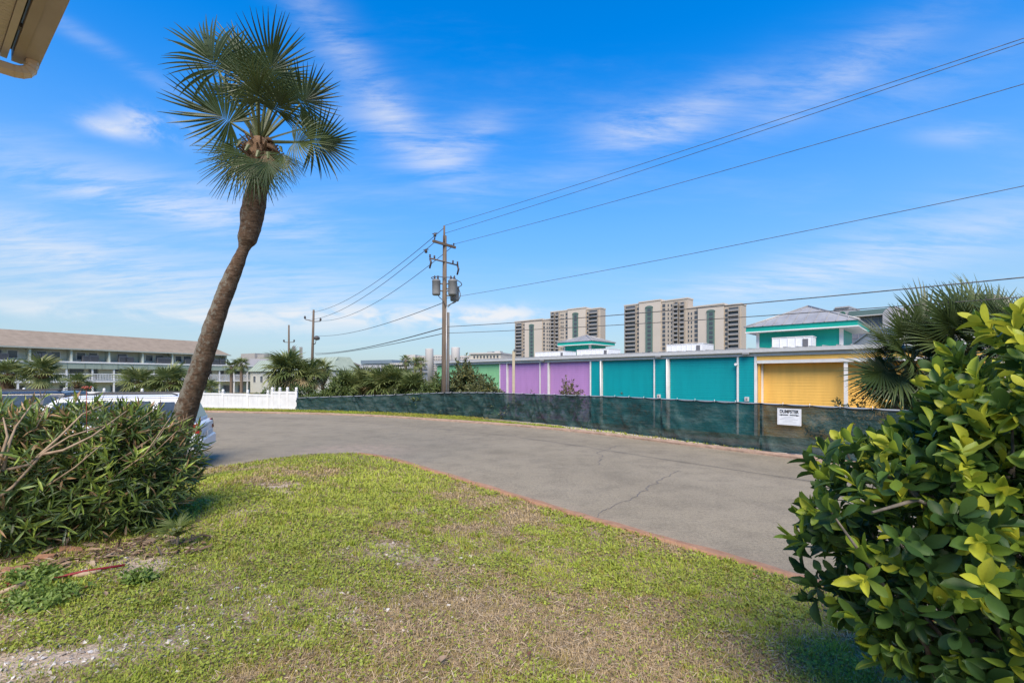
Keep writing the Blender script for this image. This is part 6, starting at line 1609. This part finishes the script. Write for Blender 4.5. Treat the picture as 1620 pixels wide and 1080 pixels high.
for k, pts_ in enumerate([[(1640, 900, 2.1), (1560, 850, 2.0), (1500, 800, 1.95), (1440, 770, 1.9), (1380, 740, 1.85)], [(1640, 880, 1.9), (1540, 830, 1.85), (1450, 790, 1.8), (1380, 810, 1.75)], [(1620, 826, 1.75), (1560, 826, 1.75), (1500, 832, 1.8)], [(1590, 900, 1.9), (1585, 800, 1.85), (1590, 760, 1.8), (1605, 735, 1.8)], [(1520, 850, 1.9), (1505, 790, 1.9), (1520, 740, 1.85)], [(1470, 810, 1.85), (1430, 760, 1.85), (1460, 720, 1.85)]]):
    P_ = [at(*p) - Vector((2.2, 2.0, rs_z)) for p in pts_]; n_ = len(P_); MB().tube(P_, [.016 * (1 - .7 * q / (n_ - 1)) for q in range(n_)], 8).build('branch', grey_bark, rsh)

# -- middle distance shrubs and small trees
green_mass = leaf_mat('shrub_leaves', [(0, (.06, .09, .024)), (.5, (.105, .145, .036)), (1, (.19, .22, .065))], rough=.5, transl=.22, vein=0)
olive_mass = leaf_mat('olive_leaves', [(0, (.06, .07, .025)), (.5, (.11, .125, .042)), (.85, (.18, .18, .06)), (1, (.30, .22, .05))], rough=.5, transl=.22, vein=0)
def bush(name, label, px, py_top, py_bot, D, wpx, n_tip, mass, seed, length=.16, lobes_n=5, kind='oval', cat='shrub', group='scrub behind the mesh fence', shell=.3, stems=8, upr=1.0):
    g = np.random.default_rng(seed); c = at(px, (py_top + py_bot) / 2, D); z0 = gz(c.x, c.y); zt = at(px, py_top, D).z; H = zt - z0; Wd = wpx / FPX * D / 2
    L_ = []
    for k in range(lobes_n):
        u = (k + .5) / lobes_n * 2 - 1; hh = H * (1 - .35 * abs(u) * upr) * g.uniform(.75, 1.0)
        L_.append(((c.x + u * Wd * .72, c.y + g.normal(0, .3), z0 + hh * .55), (Wd * g.uniform(.35, .5), Wd * .45 + .2, hh * .46)))
    return leafy(name, label, cat, group, (c.x, c.y, z0), L_, n_tip, 6, length, kind, mass, spread=(.3, 1.3), shell=shell, seed=seed, stems=stems, stem_r=.02)[0]
bush('vine_thicket', 'tangled vine thicket behind the fence right of the cabbage palms', 535, 586, 640, 29, 66, 700, green_mass, 1, .2)
bush('scrub_bush', 'dark green bush at the left end of the green mesh fence', 500, 606, 645, 29.5, 60, 320, green_mass, 2, .2)
bush('scrub_bush', 'leafy bush right of the palmetto row, at the foot of the main pole', 694, 583, 640, 25.8, 78, 900, green_mass, 3, .2)
bush('small_tree', 'light green small tree beside the main pole against the green siding', 737, 547, 640, 25.0, 72, 1000, olive_mass, 4, .19, lobes_n=6, cat='tree', shell=.2, stems=16)
bush('scrub_bush', 'spreading light green bush in front of the green siding bay', 766, 584, 640, 24.0, 66, 800, olive_mass, 5, .18, lobes_n=5, shell=.2, stems=12)
bush('scrub_bush', 'low dark bush filling the gap right of the palmetto row', 668, 600, 640, 27.5, 50, 300, green_mass, 6, .18)
bush('scrub_bush', 'low leafy strip along the fence below the purple bay', 838, 611, 640, 21.5, 120, 420, olive_mass, 7, .12, shell=.2, lobes_n=7)
bush('sapling', 'thin leafed sapling in front of the purple siding', 902, 577, 640, 20.5, 62, 300, mat and leaf_mat('dry_olive', [(0, (.07, .06, .025)), (.6, (.13, .11, .045)), (1, (.24, .13, .05))], transl=.2, vein=0), 8, .12, lobes_n=5, cat='tree', shell=.1, stems=22)
bush('scrub_bush', 'low dry weeds at the foot of the teal siding', 990, 616, 645, 17.6, 110, 90, olive_mass, 9, .10, lobes_n=5, shell=.2, stems=6)
bush('scrub_bush', 'low hedge behind the vinyl fence beside the motel stair', 417, 609, 640, 31, 36, 220, green_mass, 10, .2)
bush('flowering_shrub', 'sparse olive shrub with yellowish leaves in front of the yellow porch', 1350, 602, 660, 12.3, 120, 380, olive_mass, 11, .10, lobes_n=6, shell=.15, stems=18)
bush('scrub_bush', 'dark undergrowth below the large palmettos at right', 1470, 620, 680, 11.3, 200, 520, green_mass, 12, .14, lobes_n=7)
bush('scrub_bush', 'green undergrowth behind the vinyl fence right end', 470, 600, 640, 31, 50, 260, green_mass, 13, .2)

bush('scrub_bush', 'green scrub filling behind the palmetto row, below the blue grey roof', 590, 588, 640, 33, 100, 700, green_mass, 14, .22, lobes_n=6)
bush('scrub_bush', 'green scrub under the thin pair of cabbage palms', 655, 587, 640, 29, 70, 620, green_mass, 15, .2)

# -- fan seedling and plants at the edge of the left bed
sd = Vector((-2.98, 4.05, 0)); sd.z = float(lawn_z(np.array([sd.x]), np.array([sd.y]))[0]); so = empty('palm_seedling', sd); tag(so, 'small palm seedling with drooping grassy fronds at the right foot of the left shrub', 'palm seedling')
seed_m = leaf_mat('seedling_leaf', [(0, (.10, .13, .025)), (1, (.17, .20, .04))], source='object', transl=.25, vein=0)
sv = [frond_mesh('frond', 700 + k, [seed_m, petiole_m], n=16, L=.11, pet=.07, droop=.4, A=R(85), cup=.2, segs=4, hang=.3) for k in range(2)]
MB().tube([(0, 0, -.02), (.005, 0, .12)], [.012, .009], 6).build('stem', twig_m, so)
for k, (az, el) in enumerate(((200, 35), (170, 60), (20, 30), (-10, 55), (90, 70), (250, 30), (310, 40))):
    q = link('frond', sv[k % 2], so); d_ = Vector((math.cos(R(az)) * math.cos(R(el)), math.sin(R(az)) * math.cos(R(el)), math.sin(R(el)))); place(q, (0, 0, .11), d_, (0, 0, 1.2), 1)
wm = leaf_mat('ground_ivy', [(0, (.11, .17, .028)), (1, (.22, .30, .05))], transl=.25, vein=0)
for k, (x, y, r, lab) in enumerate(((-3.15, 3.05, .26, 'patch of bright green broad weeds at the lower left corner of the lawn'), (-2.75, 3.35, .12, 'little green weed on the litter under the left shrub'), (-3.5, 3.35, .2, 'green weed tuft at the left edge in front of the shrub'))):
    z = float(lawn_z(np.array([x]), np.array([y]))[0]); leafy('broad_weed', lab, 'weed', 'broad leaved weeds by the left shrub', (x, y, z), [((x, y, z + .05), (r, r * .8, .06))], int(900 * r), 4, .045, 'oval', wm, seed=40 + k, shell=.1, stems=0, spread=(.7, 1.4))

# -- litter under the left shrub
n = 1500; x = rng.uniform(-4.6, -2.7, n); y = rng.uniform(3.1, 4.3, n) ; k = (y > 3.15 + (x + 4.6) * .38) & (rng.random(n) < .9); x, y = x[k], y[k]; n = len(x); tv, tf = LEAF['lance']
v, f = scatter(tv, tf, frames(np.column_stack([rng.normal(0, 1, n), rng.normal(0, 1, n), rng.normal(.05, .12, n)]), np.column_stack([rng.normal(0, .4, n), rng.normal(0, .4, n), np.ones(n)])), np.column_stack([x, y, lawn_z(x, y) + .012 + .02 * rng.random(n)]), np.column_stack([rng.uniform(.8, 2.0, n), np.ones(n), np.ones(n)]) * rng.uniform(.05, .15, n)[:, None])
lit_m = leaf_mat('leaf_litter', [(0, (.09, .05, .028)), (.5, (.24, .15, .08)), (1, (.42, .31, .20))], rough=.8, transl=.05, vein=.1)
tag(link('leaf_litter', np_mesh('leaf_litter', v, f, lit_m, {'rnd': np.repeat(rng.random(n), len(tv))})), 'brown dead leaves and twigs littering the bed under the left shrub', 'leaf litter', kind='stuff')
def on_lawn(px, py):
    d = 1.55 * FPX / (py - HORIZON)
    for _ in range(6): d = (CAM_Z - float(lawn_z(np.array([(px - CX) / FPX * d]), np.array([d]))[0])) * FPX / (py - HORIZON)
    x = (px - CX) / FPX * d; return Vector((x, d, float(lawn_z(np.array([x]), np.array([d]))[0])))
a, b = on_lawn(65, 925), on_lawn(198, 897)
tag(MB().tube([a + Vector((-.2, -.06, .03)), a + Vector((0, 0, .03)), a.lerp(b, .5) + Vector((0, 0, .035)), b + Vector((0, 0, .02))], .010, 8).build('red_rod', mat('red_rod', (.30, .02, .025), (.2, .015, .02), rough=.5)), 'thin dark red rod lying in the litter under the left shrub', 'rod')
wood_l = mat('pale_dead_wood', (.44, .32, .20), (.30, .21, .13), rough=.9, scale=18, stretch=(1, 1, 1))
for (p, q, r, lab) in (((0, 942), (68, 918), .022, 'pale split stick at the left edge under the shrub'), ((58, 921), (78, 902), .012, 'short splintered stick crossing the red rod'), ((115, 915), (160, 908), .02, 'brown bark piece just below the red rod'), ((205, 1010), (233, 1002), .006, 'thin white twig on the lower left lawn'), ((1152, 980), (1163, 990), .006, 'small pale twig on the right of the lawn')):
    A_, B_ = on_lawn(*p), on_lawn(*q); m_ = A_.lerp(B_, .5) + Vector((0, 0, r)); tag(MB().tube([A_ + Vector((0, 0, r)), A_.lerp(m_, .5) + Vector((0, .01, .006)), m_, B_ + Vector((0, 0, r * 1.6))], [r * .5, r, r * .9, r * .35], 7).build('fallen_stick', wood_l), lab, 'stick', 'sticks on the lawn')
# bark chunks and dead leaves one by one
dl_m = single_mats('dead_leaf', (('brown', (.17, .075, .04)), ('rust', (.32, .135, .06)), ('tan', (.40, .27, .16))), rough=.7, transl=.08, vein=.1)
dv_, df_ = LEAF['oval']; dvc = dv_.copy(); dvc[:, 2] += .25 * np.abs(dvc[:, 0]) * 2 + .18 * (dvc[:, 1] - .5) ** 2 * 2
dmesh = [np_mesh('dead_leaf', dvc, df_, m_, smooth=True) for m_ in dl_m]
for (px, py, s_, c, lab) in ((703, 1046, .085, 2, 'curled tan dead leaf at the bottom centre of the lawn'), (387, 988, .035, 0, 'dark red dead leaf in the lower left part of the lawn'), (1190, 910, .045, 1, 'orange dead leaf near the kerb at right'), (988, 966, .05, 1, 'rust coloured dead leaf on the dry centre of the lawn'), (866, 951, .045, 0, 'dark brown dead leaf left of the rust coloured one'), (65, 960, .08, 0, 'large brown dead leaf below the red rod at left'), (140, 935, .07, 1, 'rust dead leaf beside the bright weeds at left'), (166, 942, .055, 2, 'tan dead leaf right of the bright weeds at left'), (836, 1046, .05, 0, 'brown dead leaf on the bottom edge right of the tan one'), (1240, 930, .04, 1, 'small rust leaf on the grass left of the right shrub'), (608, 890, .04, 0, 'brown dead leaf beside the sandy spot'), (955, 857, .03, 0, 'tiny dark leaf near the kerb centre')):
    p = on_lawn(px, py); o = link('dead_leaf', dmesh[c]); o.location = p + Vector((0, 0, .028)); o.rotation_euler = (random.uniform(-.3, .3), random.uniform(-.3, .3), random.random() * 6.28); o.scale = (s_ * 1.2, s_, s_); tag(o, lab, 'dead leaf', 'dead leaves on the lawn')
for (px, py, s_, lab) in ((110, 873, .07, 'reddish bark chunk at the foot of the left shrub'), (72, 886, .06, 'tan bark chunk left of the reddish one'), (25, 905, .07, 'pale bark chunk at the left edge of the bed')):
    p = on_lawn(px, py); h = MB(); ring = [(math.cos(a) * s_ * random.uniform(.8, 1.3) * 1.5, math.sin(a) * s_ * random.uniform(.6, 1.1), 0) for a in np.linspace(0, 6.28, 9)[:-1]]
    h.hull([(x, y, -.01) for x, y, _ in ring], [(x * .8 + .01, y * .75, .03 + random.random() * .02) for x, y, _ in ring]); o = h.build('bark_chunk', mat('bark_chunk', (.34, .17, .09), (.22, .11, .06), rough=.95, scale=25, bump=.6)); o.location = p; tag(o, lab, 'bark', 'bark chunks in the left bed')
